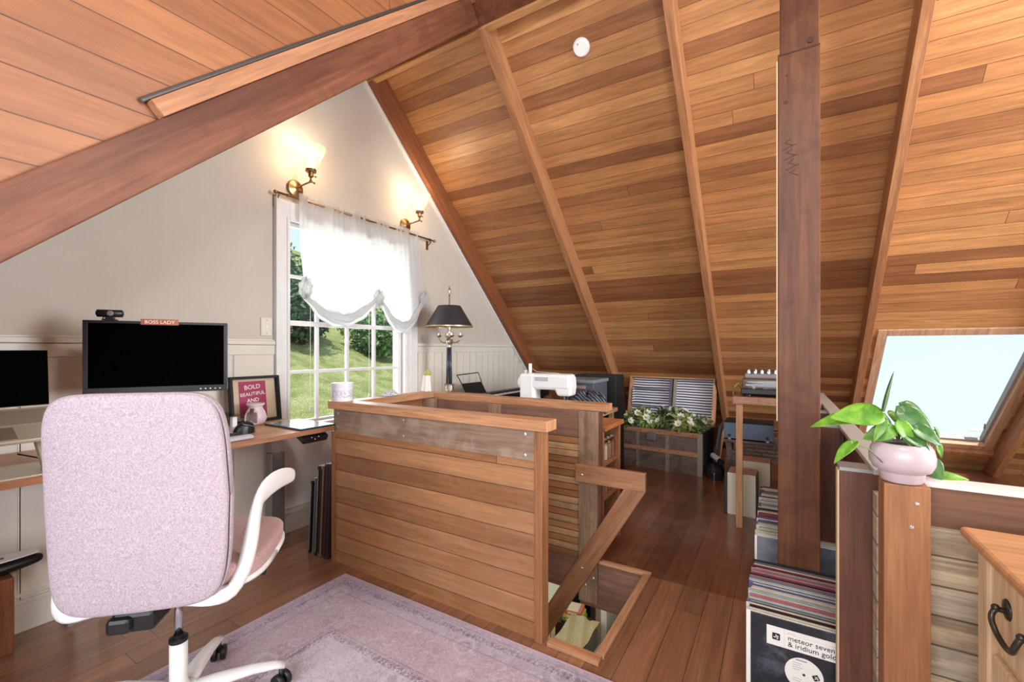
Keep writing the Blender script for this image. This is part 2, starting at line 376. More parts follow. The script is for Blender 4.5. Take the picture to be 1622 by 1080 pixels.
# wainscot: boards with grooves, cap and skirting
w = MB(); y = -1.2
segs = [(-1.2,1.60)]
y = -1.2
while y < 1.59: w.box((.0,.014),(y+.002,min(y+.278,1.597)),(.02,1.21)); w.box((.0,.017),(y-.008,y-.003),(.02,1.21)); y += .284
struct('trim_8', w, M_wains)
w = MB(); y = 2.90
while y < 5.2:
    zt = min(1.21, zf(y+.1)-.02)
    if zt > .1: w.box((0,.014),(y+.0035,y+.1065),(.02,zt)); w.box((0,.006),(y-.0035,y+.0035),(.02,zt))
    y += .11
struct('trim_9', w, M_wains)
w = MB().box((0,.012),(1.6,2.9),(.02,.66)); struct('trim_10', w, M_white)
cp = MB().box((0,.03),(-1.2,1.6),(1.228,1.252)).box((0,.022),(-1.2,1.6),(1.165,1.226)).box((0,.018),(-1.2,1.6),(1.252,1.262))
cp.box((0,.03),(2.885,4.50),(1.228,1.252)).box((0,.020),(2.885,4.52),(1.17,1.226)); struct('trim_11', cp, M_wains, bevel=.003)
sk = MB().box((.0,.02),(-1.7,2.9),(0,.12)).box((.0,.027),(-1.7,2.9),(.12,.137)).box((.0,.022),(-1.7,2.9),(.15,.163)).box((0,.02),(2.9,5.7),(0,.12))
struct('baseboard_left', sk, M_wains, bevel=.002)
# white fillet against the slope and the first rafter
def slope_bar(x0, x1, ya, yb, off0, off1):
    """bar lying under the far slope between x0..x1, perpendicular offsets off0..off1 below the boards plane reference (underside=0)"""
    m = MB(); n = Vector((0, sn, cs)); a = Vector((0, ya, zf(ya))); b = Vector((0, yb, zf(yb)))
    pts = [a+n*off0, b+n*off0, b+n*off1, a+n*off1]
    m.prism([(x0, p.y, p.z) for p in pts], (x1-x0,0,0)); return m
PD = .165
struct('trim_12', slope_bar(0, .022, 2.32, 5.75, -.016, .04), M_white)
# far ceiling with the skylight opening
SX0, SX1, SYa, SYb = 3.485, 4.425, 4.565, 5.70
def cpanel(x0, x1, ya, yb):
    m = slope_bar(x0, x1, ya, yb, PD, PD+.03); return m
c = MB()
for x0, x1, ya, yb in ((0,SX0,2.2,6.15),(SX1,RX1,2.2,6.15),(SX0,SX1,2.2,SYa),(SX0,SX1,SYb,6.15)):
    n = Vector((0,sn,cs)); a = Vector((0,ya,zf(ya))); b = Vector((0,yb,zf(yb)))
    c.prism([(x0,p.y,p.z) for p in (a+n*PD, b+n*PD, b+n*(PD+.03), a+n*(PD+.03))], (x1-x0,0,0))
struct('ceiling', c, M_ceil)
for i, xr in enumerate((.08, 1.131, 2.262, 3.393, 4.524, 5.655)):
    struct('trim_%d' % (13+i), slope_bar(xr-.052, xr, 2.33, 6.1, 0, PD), M_rafterd if i == 0 else M_rafter, bevel=.003)
# near slope: bay over the desk
n2 = Vector((0,-.679,.734))
def near_bar(x0, x1, ya, yb, o0, o1):
    m = MB(); a = Vector((0,ya,zn(ya))); b = Vector((0,yb,zn(yb)))
    m.prism([(x0,p.y,p.z) for p in (a+n2*o0, b+n2*o0, b+n2*o1, a+n2*o1)], (x1-x0,0,0)); return m
M_ceiln = planks('near_ceiling_boards', [(158,92,50),(196,126,66),(214,148,84),(176,108,60)], (0,.734,.679), (1,0,0), .098, 2.9, rough=.5)
struct('ceiling_near', near_bar(0, 1.075, -1.3, 2.3, .16, .19), M_ceiln)
struct('trim_20', near_bar(1.078, 1.131, -1.26, YR-.03, 0, .147), M_beam, bevel=.004)
struct('trim_21', near_bar(.02, .075, -1.2, YR-.03, 0, .16), M_beam)
# ridge board
struct('trim_22', B((0,RX1),(YR-.03,YR+.02),(ZR-.005,ZR+.25)), M_beam)
struct('trim_23', B((0,RX1),(YR+.02,YR+.075),(ZR-.02,ZR+.16)), M_ridge, bevel=.002)
struct('trim_27', B((-.12,RX1),(1.95,2.75),(3.62,3.70)), M_dark)  # cap added above the ridge, out of view, to stop a sun leak
# dormer cheek wall above the near rafter (boards run level), dormer ceiling, front wall with windows, right gable
ck = MB().prism([(1.10,-1.3,zn(-1.3,.15)),(1.10,YR,zn(YR,.15)),(1.10,YR,3.72),(1.10,-1.7,3.72),(1.10,-1.7,zn(-1.3,.1))], (-.03,0,0))
struct('wall_dormer_left', ck, M_cheek)
# sloping batten on the cheek wall, and a metal strip above it
nb = near_bar(1.10, 1.140, .70, YR-.05, .147, .197); struct('trim_24', nb, M_batten, bevel=.002)
def nline(y, o):
    p = Vector((0, y, zn(y))) + n2*o; return p
a = nline(.69, .206); b = nline(YR-.05, .206)
struct('trim_25', MB().tube([(1.112,a.y,a.z),(1.112,b.y,b.z)], .008), plain('dull_metal_strip', (120,118,118), .35, .8))
struct('ceiling_dormer', B((1.07,RX1),(-1.75,YR),(3.72,3.76)), M_cheek)
wf = MB(); Wx = ((1.45,4.35),)
wf.box((-.05,1.45),(-1.8,-1.7),(-.2,3.8)).box((4.35,RX1),(-1.8,-1.7),(-.2,3.8)).box((1.45,4.35),(-1.8,-1.7),(-.2,.98)).box((1.45,4.35),(-1.8,-1.7),(2.52,3.8))
struct('wall_front', wf, M_wall)
wg = MB(); wg.box((RX1,RX1+.1),(-1.8,1.35),(-.2,3.9)).box((RX1,RX1+.1),(3.05,6.3),(-.2,3.9)).box((RX1,RX1+.1),(1.35,3.05),(-.2,.8)).box((RX1,RX1+.1),(1.35,3.05),(2.4,3.9))
struct('wall_right', wg, M_wall)
fr = MB().box((1.45,4.35),(-1.72,-1.68),(.98,1.02)).box((1.45,4.35),(-1.72,-1.68),(2.48,2.52))
for x in (1.45,2.4,3.36,4.31): fr.box((x,x+.04),(-1.72,-1.68),(.98,2.52))
o = struct('window_2', fr, M_white)
fr = MB().box((RX1-.02,RX1+.02),(1.35,3.05),(.8,.84)).box((RX1-.02,RX1+.02),(1.35,3.05),(2.36,2.4))
for y in (1.35,2.18,3.01): fr.box((RX1-.02,RX1+.02),(y,y+.04),(.8,2.4))
struct('window_3', fr, M_white)
# left gable window: casing, sashes, muntins, panes
wr_ = MB().box((0,.028),(1.600,1.70),(.66,2.165)).box((0,.028),(2.73,2.885),(.66,2.165)).box((0,.0275),(1.700,2.73),(2.045,2.165))
wr_.box((0,.04),(1.60,1.625),(.66,2.175)).box((.001,.036),(1.676,1.69),(.68,2.06)).box((.001,.036),(2.742,2.755),(.68,2.06)).box((.001,.036),(1.69,2.742),(2.052,2.064))
wr_.box((0,.034),(2.80,2.812),(.68,2.06))
win = struct('window_1', wr_, M_white, bevel=.003)
sash = MB()
GY0, GY1 = 1.712, 2.718; GZ = (.715, 1.045, 1.375, 1.69, 2.035)
sash.box((-.055,-.02),(WY0,GY0+.008),(WZ0,WZ1)).box((-.055,-.02),(GY1-.02,WY1),(WZ0,WZ1)).box((-.054,-.021),(WY0,WY1),(WZ0,GZ[0])).box((-.054,-.021),(WY0,WY1),(2.02,WZ1)).box((-.053,-.015),(WY0,WY1),(1.36,1.392))
build('sash', sash, M_white, win, bevel=.002)
for k, y in enumerate((1.936, 2.19, 2.448)): build('muntin', MB().box((-.05,-.026),(y-.012,y+.012),(WZ0,WZ1)), M_white, win, bevel=.003)
for z in (1.045,1.69): build('muntin', MB().box((-.049,-.027),(WY0,WY1),(z-.011,z+.011)), M_white, win, bevel=.003)
build('pane', MB().box((-.041,-.037),(WY0,WY1),(WZ0,WZ1)), M_glass, win)
build('window_sill', MB().box((-.02,.06),(1.60,2.9),(.66,.70)), M_white, win, bevel=.005)
# skylight
n = Vector((0,sn,cs))
def slab(x0, x1, ya, yb, o0, o1, m=None):
    m = m or MB(); a = Vector((0,ya,zf(ya))); b = Vector((0,yb,zf(yb)))
    m.prism([(x0,p.y,p.z) for p in (a+n*o0, b+n*o0, b+n*o1, a+n*o1)], (x1-x0,0,0)); return m
# offsets are along the slope normal, so the Y of a raised point shifts by sn*offset; frame drawn at the board plane
fm = MB(); dy = PD*sn
for x0, x1, ya, yb in ((SX0-.03,SX0+.03,SYa-.03,SYb+.03),(SX1-.03,SX1+.03,SYa-.03,SYb+.03),(SX0+.03,SX1-.03,SYa-.03,SYa+.02),(SX0+.03,SX1-.03,SYb-.02,SYb+.03)):
    slab(x0, x1, ya, yb, PD-.012, PD+.1, fm)
sk_ = struct('window_4', fm, wood('skylight_frame_wood', [(176,130,96),(196,152,116),(208,170,136)], (0,cs,-sn), 12), bevel=.003)
sf = MB()
for x0, x1, ya, yb in ((SX0+.03,SX0+.045,SYa+.02,SYb-.02),(SX1-.045,SX1-.03,SYa+.02,SYb-.02),(SX0+.03,SX1-.03,SYa+.02,SYa+.035),(SX0+.03,SX1-.03,SYb-.035,SYb-.02)):
    slab(x0, x1, ya, yb, PD+.035, PD+.09, sf)
build('sash', sf, plain('grey_gasket', (150,150,148), .5), sk_)
build('pane', slab(SX0+.03, SX1-.03, SYa+.02, SYb-.02, PD+.07, PD+.074), M_glass, sk_)
build('flashing_hook', slab(4.28, 4.37, 5.60, 5.605, PD+.08, PD+.11).tube([(4.345,5.62,zf(5.62)+.24),(4.345,5.60,zf(5.60)+.27)], .006), M_steel, sk_)
# timber wall plate below the skylight
struct('trim_26', slab(3.45, 4.47, 5.735, 5.765, PD-.05, PD), M_rafter)
# ---- main post
P = thing('timber_post', 'tall red-brown timber post standing on the floor behind the record stack', 'post', (2.83,2.215,0))
build('lower_post', B((2.757,2.903),(2.14,2.29),(0,2.42)), M_post, P, bevel=.004)
build('upper_post', B((2.764,2.900),(2.145,2.285),(2.42,3.30)), M_post, P, bevel=.004)
build('pale_edge_strip', B((2.752,2.757),(2.142,2.17),(.9,2.40)), plain('pale_wood_strip', (196,176,150), .7), P)['label'] = 'pale strip along the left edge of the post'
pm = MB(); zz_ = 2.06
for k_ in range(11):
    w_ = .012 + .008*((k_*7) % 3); pm.box((2.795-w_+.002*k_,2.795+w_*.8+.002*k_),(2.1388,2.1398),(zz_-.0018,zz_+.0014), rot=(0,(-38,30,-20)[k_ % 3],0)); zz_ -= .014
build('dark_scribble', pm, plain('dark_pen_mark', (66,38,28), .7), P)
build('joint_line', B((2.757,2.903),(2.1385,2.1398),(2.418,2.424)), MATS['dark_pen_mark'], P)
for kx, kz, kr in ((2.79,2.33,.006),(2.785,2.22,.009),(2.87,2.45,.012)): build('knot', MB().lathe([(kr,0),(kr,.0008)], (kx,2.1398,kz), 12, (0,-1,0)), MATS['dark_pen_mark'], P)
# ---- exterior: hillside, hedge and garden trees
def hill(x, y):
    d = -x-3
    return -1.75 + .25*d + .004*d*d + .25*math.sin(y*.5+x*.2) + .12*math.sin(y*1.7)
M_grass = NT('meadow_grass'); s = M_grass; P_ = s.obj()
c1 = s.ramp(s.noise(P_, 1.6, 5, .65), [((136,152,84),.3),((180,188,112),.5),((214,214,156),.7)]); n3 = s.noise(P_, 24, 3)
mr = s.new('ShaderNodeMapRange'); s.l(n3, mr.inputs[0]); mr.inputs[1].default_value = .3; mr.inputs[2].default_value = .7; mr.inputs[3].default_value = .6; mr.inputs[4].default_value = 1.3
s.l(s.mix(1., c1, mr.outputs[0], 'MULTIPLY'), s.b.inputs['Base Color']); s.b.inputs['Roughness'].default_value = .9; s.bump(n3, 1, .2)
M_grass = s.m
h = MB().grid(lambda u, v: (-1.5-34*u, -22+62*v, hill(-1.5-34*u, -22+62*v) + random.uniform(-.05,.05)), 90, 120)
o = struct('ground', h, M_grass, smooth=True)
M_leafA = plain('hedge_leaf', (96,128,80), .7, noise=.45, nscale=3); M_leafB = plain('hedge_leaf_dark', (74,104,78), .7, noise=.4, nscale=3); M_leafC = plain('hedge_leaf_light', (130,154,100), .7, noise=.35, nscale=3)
M_bark = plain('bark', (70,54,42), .9)
def bush(name, label, cat, loc, rad, hgt, mat, n=2600, ls=.11, group='bushes and trees on the hillside beyond the window'):
    t = thing(name, label, cat, loc, 0, group)
    m = MB(); rnd = random.Random(hash(loc) & 0xffff if False else int(loc[1]*97+loc[0]*13))
    lobes = [(rnd.uniform(-.6,.6)*rad, rnd.uniform(-.6,.6)*rad, rnd.uniform(.25,.85)*hgt, rnd.uniform(.35,.6)*rad) for _ in range(12)]
    for i in range(n):
        lx, ly, lz, lr = lobes[i % 12]; d = Vector((rnd.gauss(0,1), rnd.gauss(0,1), rnd.gauss(0,1))).normalized()*lr*rnd.uniform(.7,1.05)
        p = Vector((lx, ly, lz)) + d; p.z = max(.05, p.z)
        a = Vector((rnd.gauss(0,1), rnd.gauss(0,1), rnd.gauss(0,.6))).normalized(); b = a.orthogonal().normalized(); q = ls*rnd.uniform(.7,1.4)
        vs = [m.bm.verts.new(p+a*q), m.bm.verts.new(p+b*q*.45), m.bm.verts.new(p-a*q), m.bm.verts.new(p-b*q*.45)]; m.bm.faces.new(vs)
    build('foliage', m, mat, t, local=True)
    m = MB()
    for lx, ly, lz, lr in lobes: m.tube([(0,0,-.3),(lx*.5,ly*.5,lz*.5),(lx,ly,lz)], [.06,.04,.02], 6)
    build('branches', m, M_bark, t, local=True)
    return t
k = 0
for (x, y, r_, hh, mt, lb) in [(-13.5,3.6,2.0,4.0,M_leafB,'dark tree filling the left edge of the window'),(-13.2,7.4,1.5,2.0,M_leafA,'mid green bush showing in the second column of window panes'),
        (-13.6,10.7,1.5,2.3,M_leafB,'dark green bush showing in the middle of the window'),(-13.4,14.0,1.5,2.0,M_leafA,'green bush beside the window right edge'),
        (-18.5,6.8,2.2,3.4,M_leafC,'pale green tree up the hill behind the hedge bushes'),(-19,12.5,2.3,3.4,M_leafB,'dark tree up the hill behind the hedge bushes, to the right'),
        (-13.6,17.6,1.7,2.2,M_leafC,'light green bush seen through the rightmost window panes')]:
    bush('garden_bush' if hh < 3 else 'garden_tree', lb, 'bush' if hh < 3 else 'tree', (x, y, hill(x, y)-.1), r_, hh, mt, 3000)
# ---- downstairs room seen through the opening
LZ = -2.42
M_lfloor = planks('lower_floor_boards', [(120,76,48),(140,92,60),(104,64,42)], (1,0,0), (0,1,0), .12, 2, rough=.4)
struct('floor_lower', B((-1.6,4.2),(1.2,7.4),(LZ-.05,LZ)), M_lfloor)
M_lwall = plain('lower_wall_cream', (226,212,178), .8)
struct('wall_lower_back', B((-1.6,4.2),(7.4,7.5),(LZ,-.18)), M_lwall)
struct('wall_lower_left', B((-1.7,-1.6),(1.2,7.5),(LZ,-.18)), M_lwall)
struct('wall_lower_front', B((-1.6,4.2),(1.1,1.2),(LZ,-.18)), M_lwall)
struct('wall_lower_right', B((4.2,4.3),(1.2,7.5),(LZ,-.18)), M_lwall)
# ============================================================ THE STAIR GUARDS
def screw(parent, c, axis, r=.008):
    a = Vector(axis); return build('screw', MB().lathe([(r,0),(r,.003),(r*.5,.005)], c, 14, axis), M_nut, parent)
G = thing('stair_guard', 'near planked timber guard with weathered fascia, white tin on its corner', 'stair guard', (1.27,1.62,0))
build('planking', B((.622,1.905),(1.600,1.622),(0,.737)), M_guard, G)
build('fascia_board', B((.612,1.903),(1.594,1.620),(.737,.868)), M_grey, G, bevel=.002)['label'] = 'weathered grey-brown fascia board'
build('top_rail', B((.603,1.975),(1.560,1.650),(.868,.912)), M_railx, G, bevel=.004)
build('end_trim', B((.598,.622),(1.588,1.64),(0,.737)), M_postl, G, bevel=.002)
build('end_post', B((1.903,1.940),(1.585,1.645),(0,.868)), M_postl, G, bevel=.003)
for x, z in ((.655,.84),(.65,.765),(1.155,.845),(1.155,.765),(1.855,.845),(1.855,.757)): screw(G, (x,1.594,z), (0,-1,0), .009)
G2 = thing('stair_guard', 'short timber guard between the window and the stairwell', 'stair guard', (.645,2.0,0))
build('planking', B((.635,.658),(1.654,2.345),(0,.862)), M_guardy, G2)
build('top_rail', B((.600,.692),(1.651,2.352),(.862,.904)), M_raily, G2, bevel=.004)
build('corner_post', B((.66,.73),(2.27,2.342),(0,.861)), M_oldpost, G2, bevel=.003)
G3 = thing('stair_guard', 'far timber guard of narrow slats, behind the stairwell', 'stair guard', (1.2,2.4,0))
build('slat_cladding', B((.62,1.79),(2.350,2.372),(0,.70)), M_slat, G3)
build('upper_board', B((.62,1.79),(2.347,2.374),(.70,.85)), M_mauve, G3, bevel=.002)['label'] = 'smooth brown board above the slats'
build('top_rail', B((.600,1.945),(2.353,2.450),(.850,.892)), M_railx, G3, bevel=.004)
build('newel_post', MB().box((1.79,1.90),(2.322,2.352),(-.22,.850)), M_oldpost, G3, bevel=.003)['label'] = 'weathered grey newel post running down past the floor'
build('post_backing', B((1.90,1.912),(2.352,2.385),(0.0,.850)), M_post2, G3, bevel=.002)
build('mid_post', B((1.165,1.255),(2.328,2.346),(-.2,.850)), M_oldpost, G3, bevel=.002)
for x, z in ((1.878,-.075),(1.832,-.125)): screw(G3, (x,2.322,z), (0,-1,0), .009)
H = thing('handrail', 'timber handrail with a level board and a long sloping board into the stairwell', 'handrail', (1.9,2.30,.5))
build('level_board', B((1.783,2.172),(2.291,2.3215),(.458,.556)), M_bracex, H, bevel=.003)
d = Vector((-.517,0,-.856)); q = Vector((d.z,0,-d.x))
p0 = Vector((2.172,2.293,.462)); wv = Vector((-.10*.838-.035,0,.0)) 
b0 = [Vector((2.172,0,.458)), Vector((2.058,0,.458)), Vector((2.058,0,.458))+d*1.25, Vector((2.172,0,.458))+d*1.25]
build('sloping_board', MB().prism([(p.x,2.293,p.z) for p in b0], (0,.028,0)), M_brace, H, bevel=.003)
screw(H, (1.822,2.292,.50), (0,-1,0)); screw(H, (1.822,2.293,-.02), (0,-1,0))
# stair flight, going down to the left
st = MB()
ST = thing('staircase', 'dark timber stair flight dropping into the stairwell', 'stairs', (.9,2.0,-1.2))
for i in range(9):
    x = 1.35-.0*i; 
S_ = MB()
build('stringer', MB().prism([(.95,2.30,-.3),(.75,2.30,-.3),(-.9,2.30,-2.4),(-.6,2.30,-2.4)], (0,.03,0)), M_dark, ST)
for i in range(8): build('tread', B((.62-.2*i,.86-.2*i),(1.68,2.29),(-.52-.24*i,-.49-.24*i)), M_dark, ST)
# low wall on the right: long leg away from camera, return leg across, studs
LW = thing('low_wall', 'low timber wall of dark and whitewashed boards behind the chest of drawers', 'low wall', (3.6,1.56,0))
build('upper_board', B((3.082,4.6),(1.532,1.56),(.745,.845)), M_wallboard, LW)['label'] = 'dark brown top board'
build('rustic_boards', B((3.082,4.6),(1.536,1.56),(0,.745)), M_rustic, LW)['label'] = 'rustic whitewashed boards with knots'
build('cap', B((3.06,4.6),(1.527,1.585),(.845,.859)), plain('white_cap_paint', (214,212,208), .5), LW)
build('front_stud', B((2.992,3.082),(1.458,1.535),(0,.857)), M_postl, LW, bevel=.003)['label'] = 'orange timber stud under the plant pot'
for z in (.815,.755): screw(LW, (3.045+.01*(z>.8),1.458,z), (0,-1,0), .005)
LV = thing('low_wall', 'low red-brown timber wall with a pale cap running away beyond the tall post', 'low wall', (3.03,2.6,0))
build('cap', B((2.992,3.055),(1.60,4.2),(.843,.859)), plain('grey_cap', (176,172,168), .35), LV, bevel=.002)
build('boards', B((3.015,3.045),(1.60,4.2),(0,.843)), M_post2, LV)
build('whitewashed_edge', B((2.99,3.012),(1.54,1.60),(0,.80)), M_rustic, LV)
for y, x in ((1.615,2.915),(2.47,2.92),(3.0,2.95)):
    build('stud', B((x,3.013),(y,y+.085),(0,.842)), M_post2, LV, bevel=.003)
    build('stud_cap', B((x,3.013),(y,y+.085),(.842,.852)), M_steel, LV)
build('lit_edge', B((2.910,2.9148),(1.617,1.66),(0,.842)), plain('lit_edge_tint', (196,170,140), .7), LV)  # paler colour paints in the light on the stud's left side
# ============================================================ RUG
s = NT('faded_oriental_rug'); Pn = s.obj(); X_ = s.new('ShaderNodeSeparateXYZ'); s.l(Pn, X_.inputs[0])
RX, RY = (.79, 3.9), (-1.4, 1.535); cx, cy = (RX[0]+RX[1])/2, (RY[0]+RY[1])/2; hx, hy = (RX[1]-RX[0])/2, (RY[1]-RY[0])/2
dx = s.math('SUBTRACT', hx, s.math('ABSOLUTE', s.math('SUBTRACT', X_.outputs[0], cx)))
dy_ = s.math('SUBTRACT', hy, s.math('ABSOLUTE', s.math('SUBTRACT', X_.outputs[1], cy)))
e = s.math('MINIMUM', dx, dy_)
def band(a, b): return s.math('MULTIPLY', s.math('GREATER_THAN', e, a), s.math('LESS_THAN', e, b))
n1 = s.noise(Pn, 3.5, 5, .6); n2 = s.noise(Pn, 22, 5, .7, 2.2); n3 = s.noise(Pn, 8, 3, .6, 3.5); n4 = s.noise(Pn, 120, 2)
def clampmap(f, a, b, lo=0., hi=1.):
    m = s.new('ShaderNodeMapRange'); s.l(f, m.inputs[0]); m.inputs[1].default_value = a; m.inputs[2].default_value = b; m.inputs[3].default_value = lo; m.inputs[4].default_value = hi; return m.outputs[0]
field = s.mix(clampmap(n1, .4, .65), lin((194,184,198)), lin((210,204,214)))
mid = s.mix(clampmap(n2, .42, .6), lin((174,152,164)), lin((202,186,198)))
c = s.mix(band(.13, .36), field, mid)
c = s.mix(band(.0, .13), c, lin((184,170,190)))
# floral curls: ridges of a distorted noise
r1 = s.math('ABSOLUTE', s.math('SUBTRACT', n3, .5)); c = s.mix(clampmap(r1, .006, .03, .5, 0.), c, lin((216,206,212)))
r2 = s.math('ABSOLUTE', s.math('SUBTRACT', n2, .56)); c = s.mix(clampmap(r2, .004, .03, .55, 0.), c, lin((120,106,128)))
vo = s.new('ShaderNodeTexVoronoi'); s.l(Pn, vo.inputs['Vector']); vo.inputs['Scale'].default_value = 4.2
blue = s.math('MULTIPLY', clampmap(vo.outputs['Distance'], .1, .2, 1., 0.), clampmap(n2, .46, .56)); c = s.mix(s.math('MULTIPLY', blue, .6), c, lin((110,126,152)))
vr = s.new('ShaderNodeTexVoronoi'); wa = s.new('ShaderNodeVectorMath', operation='ADD'); nn_ = s.new('ShaderNodeTexNoise'); s.l(Pn, nn_.inputs['Vector']); nn_.inputs['Scale'].default_value = 6
ns_ = s.new('ShaderNodeVectorMath', operation='SCALE'); s.l(nn_.outputs['Color'], ns_.inputs[0]); ns_.inputs['Scale'].default_value = .09; s.l(Pn, wa.inputs[0]); s.l(ns_.outputs[0], wa.inputs[1]); s.l(wa.outputs[0], vr.inputs['Vector']); vr.inputs['Scale'].default_value = 5.2
for rad_, col_, am_ in ((.34,(160,140,156),.35),(.22,(214,206,214),.4),(.12,(128,134,158),.45)):
    rg = s.math('ABSOLUTE', s.math('SUBTRACT', vr.outputs['Distance'], rad_)); c = s.mix(clampmap(rg, .012, .035, am_, 0.), c, lin(col_))
# running motifs in the narrow guard stripes
wv_ = s.new('ShaderNodeTexWave'); wv_.wave_type = 'BANDS'; s.l(Pn, wv_.inputs['Vector']); wv_.inputs['Scale'].default_value = 13; wv_.inputs['Distortion'].default_value = 9; wv_.inputs['Detail Scale'].default_value = 5
st_ = s.math('MULTIPLY', s.math('ADD', band(.05, .078), band(.345, .375)), clampmap(wv_.outputs['Fac'], .5, .6)); c = s.mix(s.math('MULTIPLY', st_, .55), c, lin((84,80,100)))
c = s.mix(s.math('MULTIPLY', s.math('ADD', band(.033, .038), s.math('ADD', band(.125,.131), band(.33, .335))), .5), c, lin((140,116,134)))
c = s.mix(band(-.1,.012), c, lin((200,176,190)))
c = s.mix(clampmap(s.noise(Pn, 5.5, 5, .7), .45, .7, 0., .45), c, lin((204,192,200)))
c = s.mix(1., c, clampmap(n4, .3, .7, .9, 1.08), 'MULTIPLY'); s.l(c, s.b.inputs['Base Color']); s.b.inputs['Roughness'].default_value = .95; s.bump(n4, .3, .003)
tag(build('area_rug', B(RX, RY, (.001,.009)), s.m, bevel=.003), 'faded pink and mauve oriental rug on the floor under the swivel chair', 'rug')
# ============================================================ OFFICE CHAIR
CH = thing('office_chair', 'pink fabric swivel office chair with white arms, at the desk', 'chair', (1.1275,.642,.009), 31.37+14)
def superpt(a, hw, hh, n=6.5):
    c_, s_ = math.cos(a), math.sin(a)
    return hw*abs(c_)**(2/n)*(1 if c_ >= 0 else -1), hh*abs(s_)**(2/n)*(1 if s_ >= 0 else -1)
def backfn(yoff, inset=0, bulge=.0):
    def f(u, v):
        # u ring radius 0..1, v angle
        hw, hh = .213-inset, .298-inset; x, z = superpt(v*2*math.pi, hw*u, hh*u)
        z0 = .775+z; taper = 1 - .03*abs(z)/.3; x *= taper*(1.0+.015*math.cos(z*7))
        y = -.205 - .105*(z0-.483) + .30*x*x + .03*math.sin((z0-.48)*4.2) + yoff - bulge*(1-u**4)
        return (x, y, z0)
    return f
m = MB(); m.grid(backfn(-.022, 0, .012), 10, 72); 
bk = build('backrest', m, M_pink, CH, local=True, smooth=True, solid=.034, thinoff=1)
bmx = bmesh.new(); bmx.from_mesh(bk.data); bmesh.ops.remove_doubles(bmx, verts=bmx.verts, dist=.0004); bmesh.ops.recalc_face_normals(bmx, faces=bmx.faces)
ff = sum(f.normal.y*f.calc_area() for f in bmx.faces)
if ff > 0: bmesh.ops.reverse_faces(bmx, faces=bmx.faces)
bmx.to_mesh(bk.data); bmx.free(); bk.modifiers['thick'].offset = -1
md = bk.modifiers.new('round', 'BEVEL'); md.width = .012; md.segments = 3; md.limit_method = 'ANGLE'; md.angle_limit = R(50)
# piping round the rim
fp_ = build('front_cushion', MB().grid(backfn(.016, .002, 0), 8, 72), M_pink, CH, local=True, smooth=True, solid=.03, thinoff=0)
pts = [backfn(-.004, .0005)(1, i/72) for i in range(73)]
build('piping', MB().tube(pts, .003, 6), M_pink, bk, local=True, smooth=True)
m = MB(); m.grid(lambda u, v: (lambda p: (p[0], p[1]+.0, p[2]))(backfn(.024, .035)(u, v)), 6, 48)
sh = build('back_shell', m, M_wplast, CH, local=True, smooth=True, solid=.01, thinoff=0)
# seat cushion
m = MB()
def seatfn(u, v):
    x, y = superpt(v*2*math.pi, .268*u, .245*u, 3.6); z = .555 - .018*(abs(y)>0.14 and y>0)*((y-.14)/.1)**2 - .010*(x/.25)**2
    return (x, y+.065, z)
m.grid(seatfn, 8, 64)
se = build('seat', m, M_pinkseat, CH, local=True, smooth=True, solid=.06, thinoff=-1)
bmx = bmesh.new(); bmx.from_mesh(se.data); bmesh.ops.remove_doubles(bmx, verts=bmx.verts, dist=.0004)
if sum(f.normal.z*f.calc_area() for f in bmx.faces) < 0: bmesh.ops.reverse_faces(bmx, faces=bmx.faces)
bmx.to_mesh(se.data); bmx.free(); md = se.modifiers.new('round', 'BEVEL'); md.width = .018; md.segments = 4; md.limit_method = 'ANGLE'; md.angle_limit = R(50)
m = MB(); m.grid(lambda u, v: (lambda p: (p[0]*1.01, (p[1]-.055)*1.01+.055, .494 + .0*u))(seatfn(u, v)), 4, 48)
build('seat_shell', m, M_wplast, CH, local=True, smooth=True, solid=.012, thinoff=-1)
# U-shaped white frame with two arms
for sgn in (1, -1):
    path = [(0.03,-.201,.490),(.10,-.201,.488),(.165,-.194,.480),(.205,-.165,.482),(.226,-.125,.53),(.238,-.105,.60),(.248,-.095,.68),(.256,-.07,.725),(.268,-.01,.742),(.28,.08,.738),(.29,.17,.722),(.293,.205,.712)]
    # smooth by subdividing
    P2 = []
    for i in range(len(path)-1):
        p0_, p1_, p2_, p3_ = [Vector(path[max(0, min(len(path)-1, k))]) for k in (i-1, i, i+1, i+2)]
        for t_ in (0, .33, .66):
            P2.append(.5*((2*p1_) + (p2_-p0_)*t_ + (2*p0_-5*p1_+4*p2_-p3_)*t_**2 + (3*p1_-p0_-3*p2_+p3_)*t_**3))
    P2.append(Vector(path[-1])); N = len(P2)
    rr = [.012 + .014*min(1, i/(N*.35)) - (.017*((i-N*.62)/(N*.38))**2 if i > N*.62 else 0) for i in range(N)]
    fl = [(1.0,.62) if i < N*.55 else (1.15,.42) for i in range(N)]
    for i in range(N):
        t_ = max(0, min(1, (i-N*.45)/(N*.2))); fl[i] = (1.0+.45*t_, .8-.46*t_)
    build('armrest', MB().tube([(sgn*p.x, p.y, p.z) for p in P2], rr, 16, flat=fl, up=(1,0,.001)), M_wplast, CH, local=True, smooth=True)
build('rear_frame', MB().tube([(x*.01, -.200-.00*(x/20)**2, .492) for x in range(-8, 9)], .013, 12, flat=(1,.7)), M_wplast, CH, local=True, smooth=True)
build('tilt_mechanism', MB().box((-.085,.02),(-.185,-.055),(.405,.462)).box((-.09,-.03),(-.20,-.16),(.410,.455)).prism([(.06,-.14,.465),(.10,-.1,.475),(.10,.12,.475),(.0,.12,.44),(.0,-.08,.42)], (-.07,0,0)).box((-.06,.05),(-.055,.12),(.44,.49)), M_black, CH, local=True, bevel=.012)
